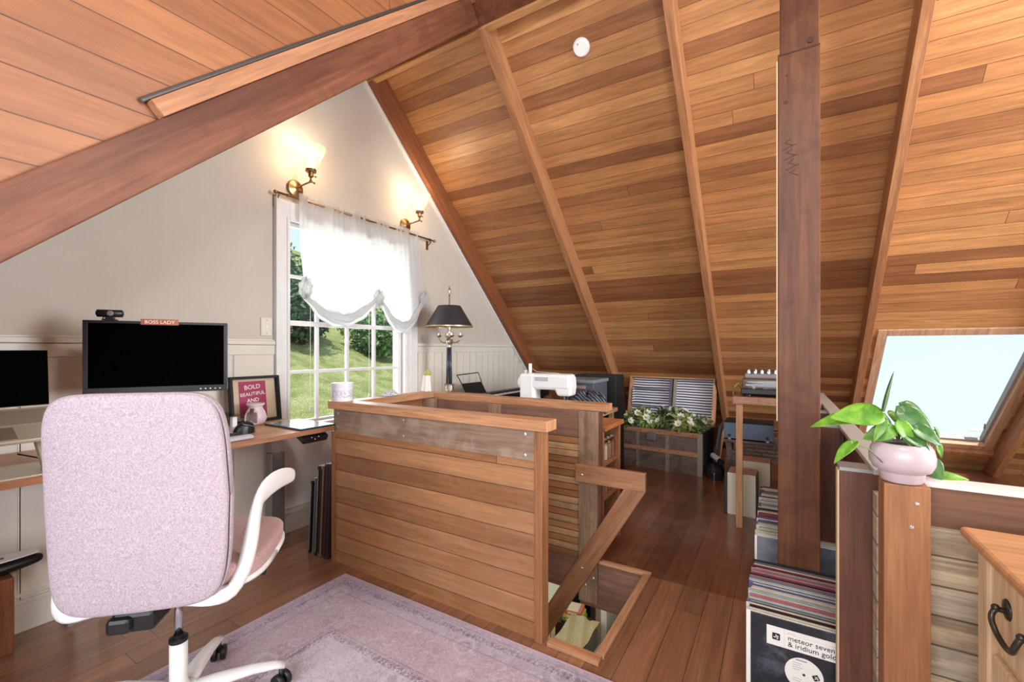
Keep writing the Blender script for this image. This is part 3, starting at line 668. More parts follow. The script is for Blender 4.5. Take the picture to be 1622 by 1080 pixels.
build('tilt_lever', MB().tube([(.06,.0,.44),(.22,.0,.452),(.25,.0,.452)], [.006,.006,.012], 8), M_black, CH, local=True, smooth=True)
build('gas_lift', MB().lathe([(.0115,.25),(.0115,.45)], n=20), M_chrome, CH, local=True, smooth=True)
build('lift_collar', MB().lathe([(.0255,.262),(.0255,.274),(.015,.277),(.015,.283)], n=28), M_black, CH, local=True, smooth=False)
build('column_cover', MB().lathe([(.036,.09),(.030,.12),(.0245,.135),(.0245,.262)], n=28), M_wplast, CH, local=True, smooth=True)
hub = MB().lathe([(.055,.055),(.062,.07),(.060,.10),(.045,.115)], n=28)
build('base_hub', hub, M_wplast, CH, local=True, smooth=True)
for k in range(5):
    a = R(16+72*k); ca, sa = math.cos(a), math.sin(a)
    pth = [(ca*r_, sa*r_, z_) for r_, z_ in ((.03,.095),(.10,.10),(.2,.098),(.27,.088),(.30,.078))]
    leg = build('leg', MB().tube(pth, [.034,.030,.024,.020,.018], 12, flat=(1,.55)), M_wplast, CH, local=True, smooth=True)
    w_ = MB(); cx_, cy_ = ca*.29, sa*.29; th = a + R(40+60*k); ax = Vector((math.cos(th), math.sin(th), 0))
    for sg in (-1, 1): w_.lathe([(.012,-.009),(.0255,-.008),(.0265,0),(.0255,.008),(.012,.009)], (cx_+ax.x*.015*sg, cy_+ax.y*.015*sg, .0275), 20, ax)
    w_.tube([(cx_,cy_,.03),(cx_,cy_,.07)], .008, 8)
    cst = build('caster', w_, M_black, leg, local=True, smooth=True)
# ============================================================ DESK AND WHAT IS ON IT
DZ = .771
D = thing('standing_desk', 'oak-topped height-adjustable desk along the left gable wall, under the monitor', 'desk', (.35,.9,0))
build('desktop', B((.045,.633),(.02,1.582),(.747,DZ)), M_desk, D, bevel=.003)
build('edge_band', B((.633,.636),(.02,1.582),(.747,DZ-.001)), M_deskedge, D)
for y in (.68, 1.56):
    y2 = y
    lg = build('leg', B((.046,.105),(y-.03,y+.055),(0.02,.56)), M_steel, D, bevel=.004)
    build('inner_leg', B((.05,.10),(y-.022,y+.047),(.56,.747)), plain('pale_grey_steel_%d' % int(y*10), (176,174,170), .4, .3), lg, bevel=.003)
build('crossbar', B((.10,.15),(.70,1.55),(.70,.746)), M_steel, D)
build('foot_rail', B((.04,.14),(.62,.75),(0,.02)), M_steel, D); build('foot_rail', B((.04,.14),(1.52,1.63),(0,.02)), M_steel, D)
cpn = build('control_panel', MB().box((.56,.632),(1.40,1.545),(.712,.746), rot=(0,28,0)), M_black, D, bevel=.004)
build('control_buttons', MB().box((.628,.630),(1.42,1.424),(.72,.724)).box((.634,.636),(1.44,1.444),(.728,.732)).box((.634,.636),(1.46,1.464),(.716,.720)).box((.636,.638),(1.48,1.484),(.728,.732)), M_paper, cpn)
# monitor
MO = thing('monitor', 'black widescreen monitor with a dark screen and a webcam on top', 'monitor', (.475,.827,DZ), 0)
ux = Vector((.25,.426,0)).normalized(); nx = Vector((ux.y,-ux.x,0)); hw = .247
def mpt(a, b, c_): return Vector((.475,.827,0)) + ux*a + nx*c_ + Vector((0,0,b))
def mbox(a, b, c_, mb=None):
    mb = mb or MB(); P8 = [mpt(a[0],b[0],c_[0]), mpt(a[1],b[0],c_[0]), mpt(a[1],b[1],c_[0]), mpt(a[0],b[1],c_[0])]
    mb.prism(P8, nx*(c_[1]-c_[0])); return mb
build('housing', mbox((-hw,hw),(1.012,1.319),(-.035,0)), M_black, MO, bevel=.006)
build('bezel', mbox((-hw,hw),(1.012,1.040),(0,.004), mbox((-hw,hw),(1.308,1.319),(0,.004), mbox((-hw,-hw+.016),(1.04,1.308),(0,.004), mbox((hw-.014,hw),(1.04,1.308),(0,.004))))), M_black, MO, bevel=.001)
build('screen', mbox((-hw+.016,hw-.014),(1.04,1.308),(0,.0015)), M_screen, MO)
bt = MB()
for i in range(5): mbox((.145+.018*i,.150+.018*i),(1.022,1.026),(.004,.006), bt)
build('buttons', bt, M_paper, MO)
build('stand_neck', mbox((-.03,.03),(DZ+.01,1.10),(-.085,-.036)), M_black, MO, bevel=.004)
build('stand_foot', mbox((-.10,.10),(DZ+.0005,DZ+.012),(-.22,-.072)), M_black, MO, bevel=.006)
WC = thing('webcam', 'small dark webcam clipped on top of the monitor', 'webcam', tuple(mpt(-.165,1.32,-.02)))
pp = [mpt(-.205,1.349,-.01), mpt(-.125,1.349,-.01)]
build('camera_body', MB().tube([pp[0]-ux*.004, pp[0], pp[1], pp[1]+ux*.004], [.008,.0155,.0155,.008], 16), M_black, WC, smooth=True)
build('lens', MB().lathe([(.011,0),(.011,.006),(.006,.008)], mpt(-.16,1.349,.003), 20, nx), plain('lens_grey', (120,116,114), .2), WC)
build('clip', mbox((-.180,-.150),(1.320,1.338),(-.02,-.004), mbox((-.185,-.145),(1.3195,1.326),(-.04,.006))), M_black, WC, bevel=.002)
build('cable', MB().tube([mpt(-.175,1.345,-.02), mpt(-.19,1.335,-.03), mpt(-.20,1.322,-.045)], .002, 6), M_black, WC)
NP = thing('desk_sign', 'small copper-coloured name strip reading BOSS LADY on top of the monitor', 'sign', tuple(mpt(-.01,1.32,.0)))
build('plate', mbox((-.062,.068),(1.304,1.329),(.0045,.0075)), plain('copper_plate', (168,98,70), .45, .3), NP, bevel=.0008)
text('lettering', 'BOSS LADY', .0205, M_paper, frame_mat(mpt(.003,1.3095,.008), ux, (0,0,1)), NP, align='CENTER')
# laptop on its aluminium stand, at the left edge
LA = thing('laptop', 'open silver laptop with a dark screen on a riser at the left of the desk', 'laptop', (.40,.38,.9))
def tilt(m, a=22, piv=(.345,.38,.975)):
    p = Vector(piv); r_ = Euler((0,R(a),0)).to_matrix()
    for v in m.bm.verts: v.co = r_ @ (v.co-p) + p
    return m
build('keyboard_deck', tilt(MB().box((.345,.585),(.16,.52),(.970,.982))), M_alu, LA, bevel=.003)
lid = build('screen_lid', MB().box((.335,.343),(.16,.52),(.985,1.197), rot=(0,-6,0), piv=(.34,.3,.985)), M_alu, LA, bevel=.003)
build('screen_glass', MB().box((.3435,.3450),(.161,.5195),(.987,1.1965), rot=(0,-6,0), piv=(.34,.3,.985)), M_screen, lid)
s = NT('keyboard_grille'); P_ = s.obj(); br = s.new('ShaderNodeTexBrick'); s.l(P_, br.inputs['Vector']); br.inputs['Scale'].default_value = 60
br.inputs['Color1'].default_value = lin((62,56,50)); br.inputs['Color2'].default_value = lin((74,66,58)); br.inputs['Mortar'].default_value = lin((176,166,150)); br.inputs['Mortar Size'].default_value = .06
s.l(br.outputs[0], s.b.inputs['Base Color']); M_keys = s.m
build('keys', tilt(B((.365,.475),(.175,.505),(.982,.984))), M_keys, LA)
build('trackpad', tilt(B((.49,.575),(.28,.40),(.982,.9828))), plain('trackpad_grey', (170,160,144), .35, .6), LA)
LS = thing('laptop_stand', 'folding aluminium riser holding up the laptop', 'stand', (.45,.38,DZ))
build('base_plate', MB().prism([(.38,.16,DZ+.0005),(.60,.16,DZ+.0005),(.625,.19,DZ+.0005),(.625,.47,DZ+.0005),(.60,.50,DZ+.0005),(.38,.50,DZ+.0005)], (0,0,.006)), M_alu, LS, bevel=.001)
build('top_plate', tilt(B((.355,.575),(.18,.50),(.961,.9695))), M_alu, LS, bevel=.003)
for y in (.20, .46):
    a = MB()
    for o_ in (-.016, .016):
        a.prism([(.585+o_-.005,y-.007,DZ+.007),(.585+o_+.005,y-.007,DZ+.007),(.42+o_+.005,y-.007,.925),(.42+o_-.005,y-.007,.925)], (0,.014,0))
    a.box((.555,.615),(y-.007,y+.007),(DZ+.004,DZ+.018)).box((.395,.445),(y-.007,y+.007),(.915,.93))
    build('arm', a, M_alu, LS, bevel=.002)
build('cable', MB().tube([(.22,.46,.79),(.30,.50,DZ+.006),(.26,.56,DZ+.005),(.16,.60,DZ+.005)], .003, 6), M_black, LS, smooth=True)
# framed quote print
FP = thing('framed_print', 'black framed print reading BOLD BEAUTIFUL AND, leaning on the wall by the window', 'picture', (.10,1.43,DZ))
def lean(m): return m.xf() 
fmz0, fmz1, fy0, fy1 = DZ+.001, 1.040, 1.285, 1.570
def lbox(y, z, d0, d1, mb=None):
    mb = mb or MB(); k_ = .12
    def P3(yy, zz, dd): return Vector((.115+dd-(zz-DZ)*k_, yy, zz))
    a = [P3(y[0],z[0],d0), P3(y[1],z[0],d0), P3(y[1],z[1],d0), P3(y[0],z[1],d0)]; mb.prism(a, (d1-d0,0,0)); return mb
fr_ = MB()
for yy, zz in (((fy0,fy1),(fmz0,fmz0+.014)),((fy0,fy1),(fmz1-.014,fmz1)),((fy0,fy0+.014),(fmz0+.014,fmz1-.014)),((fy1-.014,fy1),(fmz0+.014,fmz1-.014))): lbox(yy, zz, 0, .035, fr_)
build('frame', fr_, M_blackm, FP, bevel=.001)
build('mount', lbox((fy0+.014,fy1-.014),(fmz0+.014,fmz1-.014), 0, .004), plain('beige_mount', (204,186,160), .8), FP)
bp = build('poster', lbox((fy0+.058,fy1-.072),(fmz0+.03,fmz1-.03), .004, .006), plain('magenta_card', (158,52,92), .7), FP)
for i, t_ in enumerate(('BOLD','BEAUTIFUL','AND')):
    z_ = .965-.038*i; text('lettering', t_, (.036,.029,.032)[i], M_paper, frame_mat((.115+.0065-(z_-DZ)*.12, 1.42, z_), (0,1,.07), (-.12,-.05,1)), bp, align='CENTER')
build('glazing', lbox((fy0+.014,fy1-.014),(fmz0+.014,fmz1-.014), .026, .028), M_glass, FP)
# wax burner
WB = thing('wax_burner', 'pale pink ceramic wax burner with an arched opening, in front of the framed print', 'wax burner', (.215,1.375,DZ))
M_pot = plain('pink_ceramic', (214,192,196), .35)
prof = [(.030,0),(.046,.010),(.056,.030),(.055,.05),(.047,.075),(.036,.095),(.034,.103),(.046,.114),(.046,.120)]
m = MB(); n_ = 36; rings = []
dirc = math.atan2(-.87, .5)      # opening looks towards the room
for r_, z_ in prof: rings.append([m.bm.verts.new((r_*math.cos(2*math.pi*i/n_), r_*math.sin(2*math.pi*i/n_), z_)) for i in range(n_)])
for ri, (a, b) in enumerate(zip(rings, rings[1:])):
    for i in range(n_):
        ang = (2*math.pi*(i+.5)/n_ - dirc + math.pi) % (2*math.pi) - math.pi; zc = (prof[ri][1]+prof[ri+1][1])/2
        if .012 < zc < .088 and abs(ang) < .72*math.sqrt(max(0, 1-((zc-.035)/.055)**2)) : continue
        m.bm.faces.new((a[i], a[(i+1) % n_], b[(i+1) % n_], b[i]))
m.bm.faces.new(rings[0][::-1])
build('body', m, M_pot, WB, local=True, smooth=True, solid=.005, thinoff=-1)
build('dish', MB().lathe([(.012,.100),(.040,.112),(.047,.122),(.044,.122),(.03,.112),(.0,.108)], n=32, caps=False), M_pot, WB, local=True, smooth=True)
# vertical mouse
MS = thing('computer_mouse', 'dark upright ergonomic mouse beside the keyboard', 'mouse', (.43,1.20,DZ))
m = MB().grid(lambda u, v: (.036*math.cos(2*math.pi*v)*math.sin(math.pi*max(.002,u*.5))*1.0*(1-.15*(1-u)) + .012*(1-u), .052*math.sin(2*math.pi*v)*math.sin(math.pi*max(.002,u*.5)) + .012*(1-u), .001+.062*math.cos(math.pi*u*.5)**.8), 12, 28)
build('shell', m, M_black, MS, local=True, smooth=True)
build('edge_strip', MB().tube([(.012+.03*math.cos(a),.04*math.sin(a),.045-.028*math.sin(a*.5)) for a in [R(k) for k in range(-40,80,10)]], .0018, 6), M_steel, MS, local=True, smooth=True)
# keyboard
KB = thing('keyboard', 'wide keyboard with black keys and a pale padded wrist rest', 'keyboard', (.53,.88,DZ), 0)
build('case', MB().box((.49,.575),(.62,1.145),(DZ+.001,DZ+.016)), M_black, KB, bevel=.006)
kk = MB()
for r_ in range(5):
    for c_ in range(23): kk.box((.494+.016*r_,.508+.016*r_),(.628+.0222*c_,.648+.0222*c_),(DZ+.016,DZ+.022-.0008*r_))
o = build('keys', kk, M_black, KB, bevel=.001)
build('wrist_rest', MB().prism([(.5755,.62,DZ+.002),(.618,.62,DZ+.002),(.626,.62,DZ+.012),(.61,.62,DZ+.022),(.5765,.62,DZ+.022)], (0,.53,0)), plain('wrist_rest_grey', (186,186,196), .6), KB, bevel=.006)
# glass and small white stand
GL = thing('drinking_glass', 'small clear glass beside the keyboard, half hidden by the chair', 'glass', (.33,1.055,DZ))
build('tumbler', MB().lathe([(.024,0),(.033,.085),(.031,.085),(.022,.004),(.0,.004)], n=28, caps=False), M_cover, GL, local=True, smooth=True)
build('pink_candle', MB().lathe([(.021,.005),(.027,.045)], n=24), M_pot, GL, local=True, smooth=True)
PH = thing('glass_shelf', 'little glass shelf on white blocks in front of the framed print', 'shelf', (.20,1.16,DZ))
build('block', B((.24,.27),(1.225,1.25),(DZ+.0005,DZ+.07)), M_wplast, PH, bevel=.004); build('block', B((.13,.16),(1.17,1.20),(DZ+.0005,DZ+.07)), M_wplast, PH, bevel=.004)
build('pane', B((.10,.30),(1.05,1.27),(DZ+.0705,DZ+.076)), M_cover, PH, bevel=.001); build('foot', B((.17,.33),(1.14,1.24),(DZ+.0005,DZ+.012)), M_pot, PH, bevel=.002)
CO = tag(build('coaster', MB().lathe([(.045,DZ+.0005),(.045,DZ+.004)], (.375,1.145,0), 28), M_pot), 'round pink coaster between the glass shelf and the mouse', 'coaster')
# glossy atlas-like sleeve on the desk corner
s = NT('swirled_print'); P_ = s.obj(); f_ = s.noise(P_, 9, 6, .7, 3.); s.l(s.ramp(f_, [((26,44,60),.35),((110,140,150),.48),((188,204,206),.56),((120,150,158),.66),((60,84,100),.8)]), s.b.inputs['Base Color']); s.b.inputs['Roughness'].default_value = .12
RS = thing('picture_book', 'glossy dark blue sleeve with a pale swirled picture on the desk corner', 'book', (.45,1.46,DZ))
build('cover', B((.285,.628),(1.385,1.595),(DZ+.0005,DZ+.010)), plain('navy_board', (34,52,72), .3), RS, bevel=.001)
build('picture', B((.292,.622),(1.392,1.588),(DZ+.010,DZ+.0108)), s.m, RS)
# wooden block stool with a device, bottom left
BS = thing('block_stool', 'stained wooden block stool at the left edge of the photo', 'stool', (.13,.30,0))
build('block', B((.06,.185),(.10,.458),(.0,.30)), wood('stool_wood', [(110,62,36),(134,80,48),(150,94,58)], (0,0,1), 14), BS, bevel=.006)
DV = thing('handheld_device', 'black and white oblong device lying on the wooden block stool', 'device', (.13,.35,.30))
build('body', MB().grid(lambda u, v: (.055*math.cos(2*math.pi*v)*math.sin(math.pi*min(.999,max(.001,u))) + .12, .25*-math.cos(math.pi*u) + .30, .332+.031*math.sin(2*math.pi*v)*math.sin(math.pi*min(.999,max(.001,u)))**.5), 20, 20), M_black, DV, smooth=True)
build('top_plate', MB().grid(lambda u, v: (.12+.05*(v*2-1)*math.sin(math.pi*u)**.5, .30-.24*math.cos(math.pi*u), .364), 20, 4), M_wplast, DV, solid=.004)
build('slot', B((.113,.127),(.36,.44),(.366,.3675)), M_black, DV)
ORD = {1:'1st',2:'2nd',3:'3rd'}
def ordn(n): return str(n)+({1:'st',2:'nd',3:'rd'}.get(n % 10, 'th') if n % 100 not in (11,12,13) else 'th')
# ============================================================ GABLE WINDOW DRESSING AND LAMPS
RD = thing('curtain_rod', 'thin bronze curtain rod over the gable window', 'curtain rod', (.05,2.34,2.19))
build('rod', MB().tube([(.055,1.59,2.192),(.055,3.07,2.192)], .0075, 10), M_brass, RD, smooth=True)
for y in (1.60, 3.02): build('bracket', MB().tube([(.002,y+.01,2.15),(.03,y+.01,2.155),(.052,y+.01,2.182)], .005, 8).box((.001,.008),(y-.002,y+.022),(2.11,2.19)), M_brass, RD)
for y in (1.585, 3.075): build('finial', MB().ball((.055,y,2.192), .013), M_brass, RD, smooth=True)
for y in (1.665, 3.01): build('ring', MB().lathe([(.012,-.004),(.012,.004)], (.055,y,2.192), 14, (0,1,0)), M_brass, RD)
hem = [(1.725,1.58),(1.76,1.53),(1.80,1.50),(1.85,1.455),(1.90,1.425),(1.966,1.405),(2.05,1.395),(2.12,1.41),(2.18,1.44),(2.26,1.485),(2.32,1.535),(2.365,1.575),(2.40,1.56),(2.45,1.49),(2.50,1.43),(2.555,1.385),(2.62,1.365),(2.68,1.38),(2.74,1.43),(2.80,1.50),(2.86,1.58),(2.90,1.655)]
def hemz(y):
    for (a, b), (c, d_) in zip(hem, hem[1:]):
        if a <= y <= c: return b+(d_-b)*(y-a)/(c-a)
    return hem[-1][1] if y > hem[-1][0] else hem[0][1]
CU = thing('balloon_curtain', 'sheer white balloon curtain gathered in two swags over the gable window', 'curtain', (.05,2.3,2.19))
def cf(u, v):
    yt = 1.735+1.135*u; yb = 1.725+1.175*u; z1 = hemz(yb); t_ = v
    y_ = yt + (yb-yt)*t_; z_ = 2.225 + (z1+.03-2.225)*t_
    # fine gathers at the top, fuller folds toward the hem; pinched at the three cords
    gx = .006*math.sin(u*150)*(1-t_)**2 + .014*math.sin(u*31+1)*(1-abs(t_-.4)) + .006*math.sin(u*67+3*t_)
    if t_ < .05: gx *= 1.0
    pinch = math.exp(-((u-.03)/.05)**2)+math.exp(-((u-.56)/.05)**2)+math.exp(-((u-.98)/.05)**2)
    x_ = .060 + gx + t_**3*.045*(1-.4*min(1, pinch))
    if t_ > .5 and u < .12: y_ += (t_-.5)*.06*(1-u/.12)
    return (x_, y_, z_)
build('voile', MB().grid(cf, 170, 46), M_sheer, CU, smooth=True)
def swag(y0, y1, off, thick, tilt):
    def f(u, v):
        y_ = y0+(y1-y0)*u; zz = hemz(y_); a = 2*math.pi*v; r_ = thick*(.55+.45*math.sin(math.pi*u))*(1+.25*math.sin(v*25+u*9)+.15*math.sin(u*30+v*12))
        return (.10+off+r_*.55*math.cos(a), y_, zz+.01+tilt*u + r_*math.sin(a))
    return f
build('left_swag', MB().grid(swag(1.735,2.37,0,.046,0), 60, 28), M_sheer, CU, smooth=True)
build('left_swag_fold', MB().grid(swag(1.76,2.34,.012,.030,.02), 60, 20), M_sheer, CU, smooth=True)
build('right_swag', MB().grid(swag(2.365,2.90,0,.046,0), 50, 28), M_sheer, CU, smooth=True)
build('right_swag_fold', MB().grid(swag(2.38,2.86,.012,.028,.03), 50, 20), M_sheer, CU, smooth=True)
for y_, z_ in ((1.755,1.60),(2.37,1.59),(2.885,1.63)):
    rnd = random.Random(int(y_*100)); m = MB()
    def rf(u, v, y_=y_, z_=z_):
        a, b = 2*math.pi*v, math.pi*max(.01, min(.99, u)); r_ = .052*(1+.28*math.sin(5*a+3*b)+.15*math.sin(9*b+a*2))
        return (.11+r_*.5*math.sin(b)*math.cos(a), y_+r_*.75*math.sin(b)*math.sin(a), z_+r_*1.1*math.cos(b))
    build('rosette', m.grid(rf, 18, 30), M_sheer, CU, smooth=True)
for y_, z_ in ((1.835,.80),(2.335,.85)):
    c_ = build('pull_cord', MB().tube([(.04,y_,1.56),(.04,y_,z_)], .0017, 6), M_paper, CU)
    build('acorn', MB().lathe([(.004,.03),(.009,.012),(.007,0),(.003,-.006)], (.04,y_,z_-.02), 12), M_paper, c_, smooth=True)
def sconce(y, lab):
    S = thing('wall_sconce', lab, 'wall lamp', (.002,y,2.268), 0, None)
    yy = y
    build('backplate', MB().lathe([(.058,.0),(.058,.010),(.050,.016),(.030,.022),(.012,.028)], (.001,y,2.268), 32, (1,0,0)), M_brass, S, smooth=False, bevel=.002)
    build('arm', MB().tube([(.02,y,2.268),(.09,y,2.276),(.155,y+.01,2.288)], .0055, 10).ball((.160,y+.012,2.292), .011), M_brass, S, smooth=True)
    build('thumb_screw', MB().tube([(.16,y+.012,2.292),(.16,y+.036,2.288)], .003, 8).ball((.16,y+.038,2.288), .007), M_brass, S, smooth=True)
    sx_, sy_ = .160, y+.012
    build('socket', MB().lathe([(.006,2.295),(.006,2.312),(.016,2.322),(.018,2.350),(.017,2.352)], (sx_,sy_,0), 20), M_brass, S, smooth=False, bevel=.001)
    build('shade_holder', MB().lathe([(.030,2.350),(.034,2.352),(.034,2.368),(.030,2.370)], (sx_,sy_,0), 24), M_brass, S)
    build('switch_key', MB().tube([(sx_,sy_+.016,2.332),(sx_,sy_+.034,2.332)], .0025, 6).ball((sx_,sy_+.036,2.332), .006), M_brass, S, smooth=True)
    build('glass_shade', MB().lathe([(.030,2.360),(.036,2.372),(.060,2.430),(.090,2.500),(.094,2.512),(.092,2.513),(.088,2.503),(.058,2.430),(.034,2.374),(.028,2.362)], (sx_,sy_,0), 40, caps=False), M_shade, S, smooth=True)
    build('bulb', MB().lathe([(.010,2.365),(.014,2.378),(.026,2.402),(.028,2.416),(.022,2.434),(.010,2.443),(.001,2.445)], (sx_,sy_,0), 20), plain('glowing_bulb_%d' % int(y*10), (255,236,204), .5, emit=6), S, smooth=True)
    l = light('bulb_light', 'POINT', (sx_, sy_, 2.47), 4.5, (1,.82,.56), radius=.05)
sconce(1.745, 'brass wall lamp with a lit flared glass shade, left one above the curtain rod')
sconce(2.755, 'brass wall lamp with a lit flared glass shade, right one nearer the sloped ceiling')
SWP = thing('light_switch', 'cream light switch plate on the wall left of the window', 'light switch', (.002,1.555,1.35))
build('plate', B((.001,.009),(1.520,1.590),(1.285,1.398)), M_wains, SWP, bevel=.002)
build('toggle', B((.009,.014),(1.548,1.562),(1.333,1.348)), M_wplast, SWP, bevel=.002)
build('screw', MB().lathe([(.003,0),(.003,.0015)], (.009,1.555,1.300), 10, (1,0,0)).lathe([(.003,0),(.003,.0015)], (.009,1.555,1.382), 10, (1,0,0)), M_brass, SWP)
SM = thing('smoke_alarm', 'round white smoke alarm on the sloped ceiling', 'smoke alarm', (1.66,2.681,3.176))
nn = Vector((0,-sn,-cs)); c0 = Vector((1.66, 2.684, 0)); c0.z = 5.65-SL*c0.y+.0
build('base', MB().lathe([(.056,0),(.056,.012),(.048,.024),(.044,.026)], c0, 40, nn), M_wplast, SM, bevel=.001)
build('cap', MB().lathe([(.020,.026),(.020,.0285),(.0,.0285)], c0, 28, nn, caps=False), M_paper, SM); build('test_light', MB().lathe([(.005,.026),(.005,.028)], c0+Vector((-.012,-.02,.018)), 10, nn), M_steel, SM)
# leaning framed boards
k = 0
for lab, mat_, x0, w_, ht in (('slim black framed board leaning at the far left of the stack by the guard', M_black, .385, .018, .43),('grey edged glass frame leaning second in the stack', M_steel, .418, .012, .45),
        ('taller frame with a rounded black edge leaning third in the stack', M_black, .445, .020, .525),('tan wooden board leaning fourth in the stack', wood('tan_board', [(120,88,66),(146,110,86)], (0,0,1), 12), .474, .026, .53),
        ('dark brown framed picture leaning fifth in the stack', plain('dark_brown_frame', (66,46,38), .5), .508, .022, .545),('deep brown framed picture leaning against the guard', plain('deep_brown_frame', (52,36,30), .5), .5325, .028, .55)):
    o = MB().box((x0,x0+w_),(1.585,1.985),(0,ht)); 
    for v in o.bm.verts: v.co.x += v.co.z*.062
    t_ = thing('framed_board', lab, 'picture frame', (x0+w_/2,1.78,0), 0, None)
    build('board', o, mat_, t_, bevel=.004)
    e = MB().box((x0+w_*.3,x0+w_*.7),(1.583,1.585),(.02,ht-.02))
    for v in e.bm.verts: v.co.x += v.co.z*.062
    build('edge_groove', e, M_blackm if mat_ is not M_black else M_steel, t_)
ST_ = thing('side_table', 'small wooden side table between the window and the guard, behind the leaning frames', 'side table', (.3,2.3,0))
build('tabletop', B((.16,.59),(2.03,2.46),(.555,.600)), M_desk, ST_, bevel=.003)
for x_ in (.18,.55):
    for y_ in (2.05,2.40): build('leg', B((x_,x_+.03),(y_,y_+.03),(0,.555)), M_desk, ST_)
# tin, doll, cloth
TN = thing('tin', 'round white tin with a blue floral print on the near guard corner', 'tin', (.665,1.612,.912))
s = NT('printed_tin'); P_ = s.obj(); f_ = s.noise(P_, 38, 4, .7, 1.8); r_ = s.math('ABSOLUTE', s.math('SUBTRACT', f_, .5))
mr = s.new('ShaderNodeMapRange'); s.l(r_, mr.inputs[0]); mr.inputs[1].default_value = .004; mr.inputs[2].default_value = .03
zz = s.new('ShaderNodeSeparateXYZ'); s.l(P_, zz.inputs[0]); g_ = s.math('MULTIPLY', s.math('GREATER_THAN', zz.outputs[2], .02), s.math('LESS_THAN', zz.outputs[2], .06))
f2 = s.math('MULTIPLY', s.math('SUBTRACT', 1., mr.outputs[0]), g_); s.l(s.mix(f2, lin((212,208,216)), lin((96,98,128))), s.b.inputs['Base Color']); s.b.inputs['Roughness'].default_value = .35
build('body', MB().lathe([(.057,0),(.057,.078)], n=40), s.m, TN, local=True, smooth=False)
build('lid', MB().lathe([(.060,.078),(.060,.098),(.058,.100),(.0,.100)], n=40, caps=False), plain('tin_lid_white', (206,204,210), .35), TN, local=True)
ml = bpy.context.scene
DL = thing('peg_doll', 'small green-topped figure draped in white cloth on the far left guard corner', 'ornament', (.655,2.315,.904))
build('body', MB().lathe([(.022,0),(.024,.05),(.018,.085),(.012,.10)], n=20), plain('straw_body', (150,132,104), .8), DL, local=True, smooth=True)
build('head', MB().ball((.004,.006,.128), .025), plain('lime_wool', (176,184,96), .9, noise=.2, nscale=60), DL, local=True, smooth=True)
build('cloth', MB().grid(lambda u, v: (.006+(.026+.014*u)*math.cos(math.pi*(v*.9-.9))*(1+.15*math.sin(v*30)), (.026+.014*u)*math.sin(math.pi*(v*.9-.9))*(1+.12*math.sin(v*24)), .114-.112*u), 10, 30), M_paper, DL, local=True, smooth=True, solid=.002)
CL = tag(build('folded_cloth', MB().grid(lambda u, v: (.60+.075*u, 1.93+.13*v, .9055+.028*math.sin(math.pi*u)*math.sin(math.pi*v)*(1+.3*math.sin(u*14+v*9))), 16, 20), fabric('patterned_cloth', (110,120,150), (236,236,238), 90), smooth=True, solid=.002, thinoff=1), 'small crumpled blue and white cloth on the guard rail by the window', 'cloth')
# ============================================================ BEYOND THE STAIRWELL, LEFT
CT = thing('sideboard', 'low pale sideboard under the lamp, mostly hidden by the guard', 'sideboard', (.3,3.0,0))
build('body', B((.04,.56),(2.62,3.25),(0,.80)), M_desk, CT, bevel=.004)
LP = thing('table_lamp', 'tall silver candelabra lamp with a wide black shade, behind the guard', 'table lamp', (.32,2.965,.80))
M_pewter = plain('pewter', (186,176,160), .3, .9); M_lampshade = NT('black_lampshade'); s = M_lampshade
gm = s.new('ShaderNodeNewGeometry'); fo = s.noise(s.obj(), 60, 4, .7, 1); inn = s.ramp(fo, [(150,130,88),(206,190,150)]); s.l(s.mix(gm.outputs['Backfacing'], lin((46,46,52)), inn), s.b.inputs['Base Color']); s.b.inputs['Roughness'].default_value = .42
M_lampshade = s.m
def lz(v): return 1.2-(v-553)*(1.272+2.532)/695.5 -.8
build('base', MB().lathe([(.075,0),(.075,.02),(.055,.035),(.040,.05),(.040,.09),(.050,.10)], n=24), M_pewter, LP, local=True, bevel=.002)
for a in (0, 120, 240): build('column', MB().tube([(.020*math.cos(R(a)),.020*math.sin(R(a)),.10),(.013*math.cos(R(a)),.013*math.sin(R(a)),.415)], .010, 10), [plain('dark_enamel', (60,62,76), .25)] if a == 0 else MATS['dark_enamel'], LP, local=True, smooth=True)
build('urn', MB().lathe([(.012,.41),(.022,.42),(.014,.43),(.030,.45),(.034,.47),(.022,.49),(.012,.50),(.010,.53),(.018,.545),(.010,.56),(.020,.60),(.022,.62),(.010,.64),(.006,.66),(.006,.88)], n=20), M_pewter, LP, local=True, smooth=True)
for a in (20, 140, 200, 320):
    ca, sa = math.cos(R(a)), math.sin(R(a))
    ar = build('candle_arm', MB().tube([(ca*r_,sa*r_,z_) for r_, z_ in ((.02,.475),(.045,.455),(.075,.462),(.095,.485),(.098,.505))], .006, 8), M_pewter, LP, local=True, smooth=True)
    build('candle_cup', MB().lathe([(.006,.50),(.024,.512),(.027,.520),(.014,.520),(.014,.538),(.016,.540)], (ca*.098,sa*.098,0), 16), M_pewter, ar, local=True)
build('lamp_shade', MB().lathe([(.205,.595),(.098,.775)], n=48, caps=False), M_lampshade, LP, local=True, smooth=True)
build('shade_rim', MB().lathe([(.206,.592),(.206,.600),(.202,.600),(.202,.592)], n=48, caps=False), plain('gilt_rim', (196,180,140), .35, .6), LP, local=True)
build('finial', MB().lathe([(.004,.86),(.006,.875),(.016,.90),(.012,.92),(.004,.935),(.002,.945)], n=14), M_pewter, LP, local=True, smooth=True)
KS = thing('digital_piano', 'black digital piano on the gable wall side with a music rest', 'keyboard instrument', (.32,3.9,0))
build('case', B((.16,.46),(3.28,4.62),(.66,.755)), M_black, KS, bevel=.008)
wk = MB()
for i in range(52): wk.box((.33,.455),(3.33+.0235*i,3.352+.0235*i),(.755,.764))
build('white_keys', wk, M_wplast, KS)
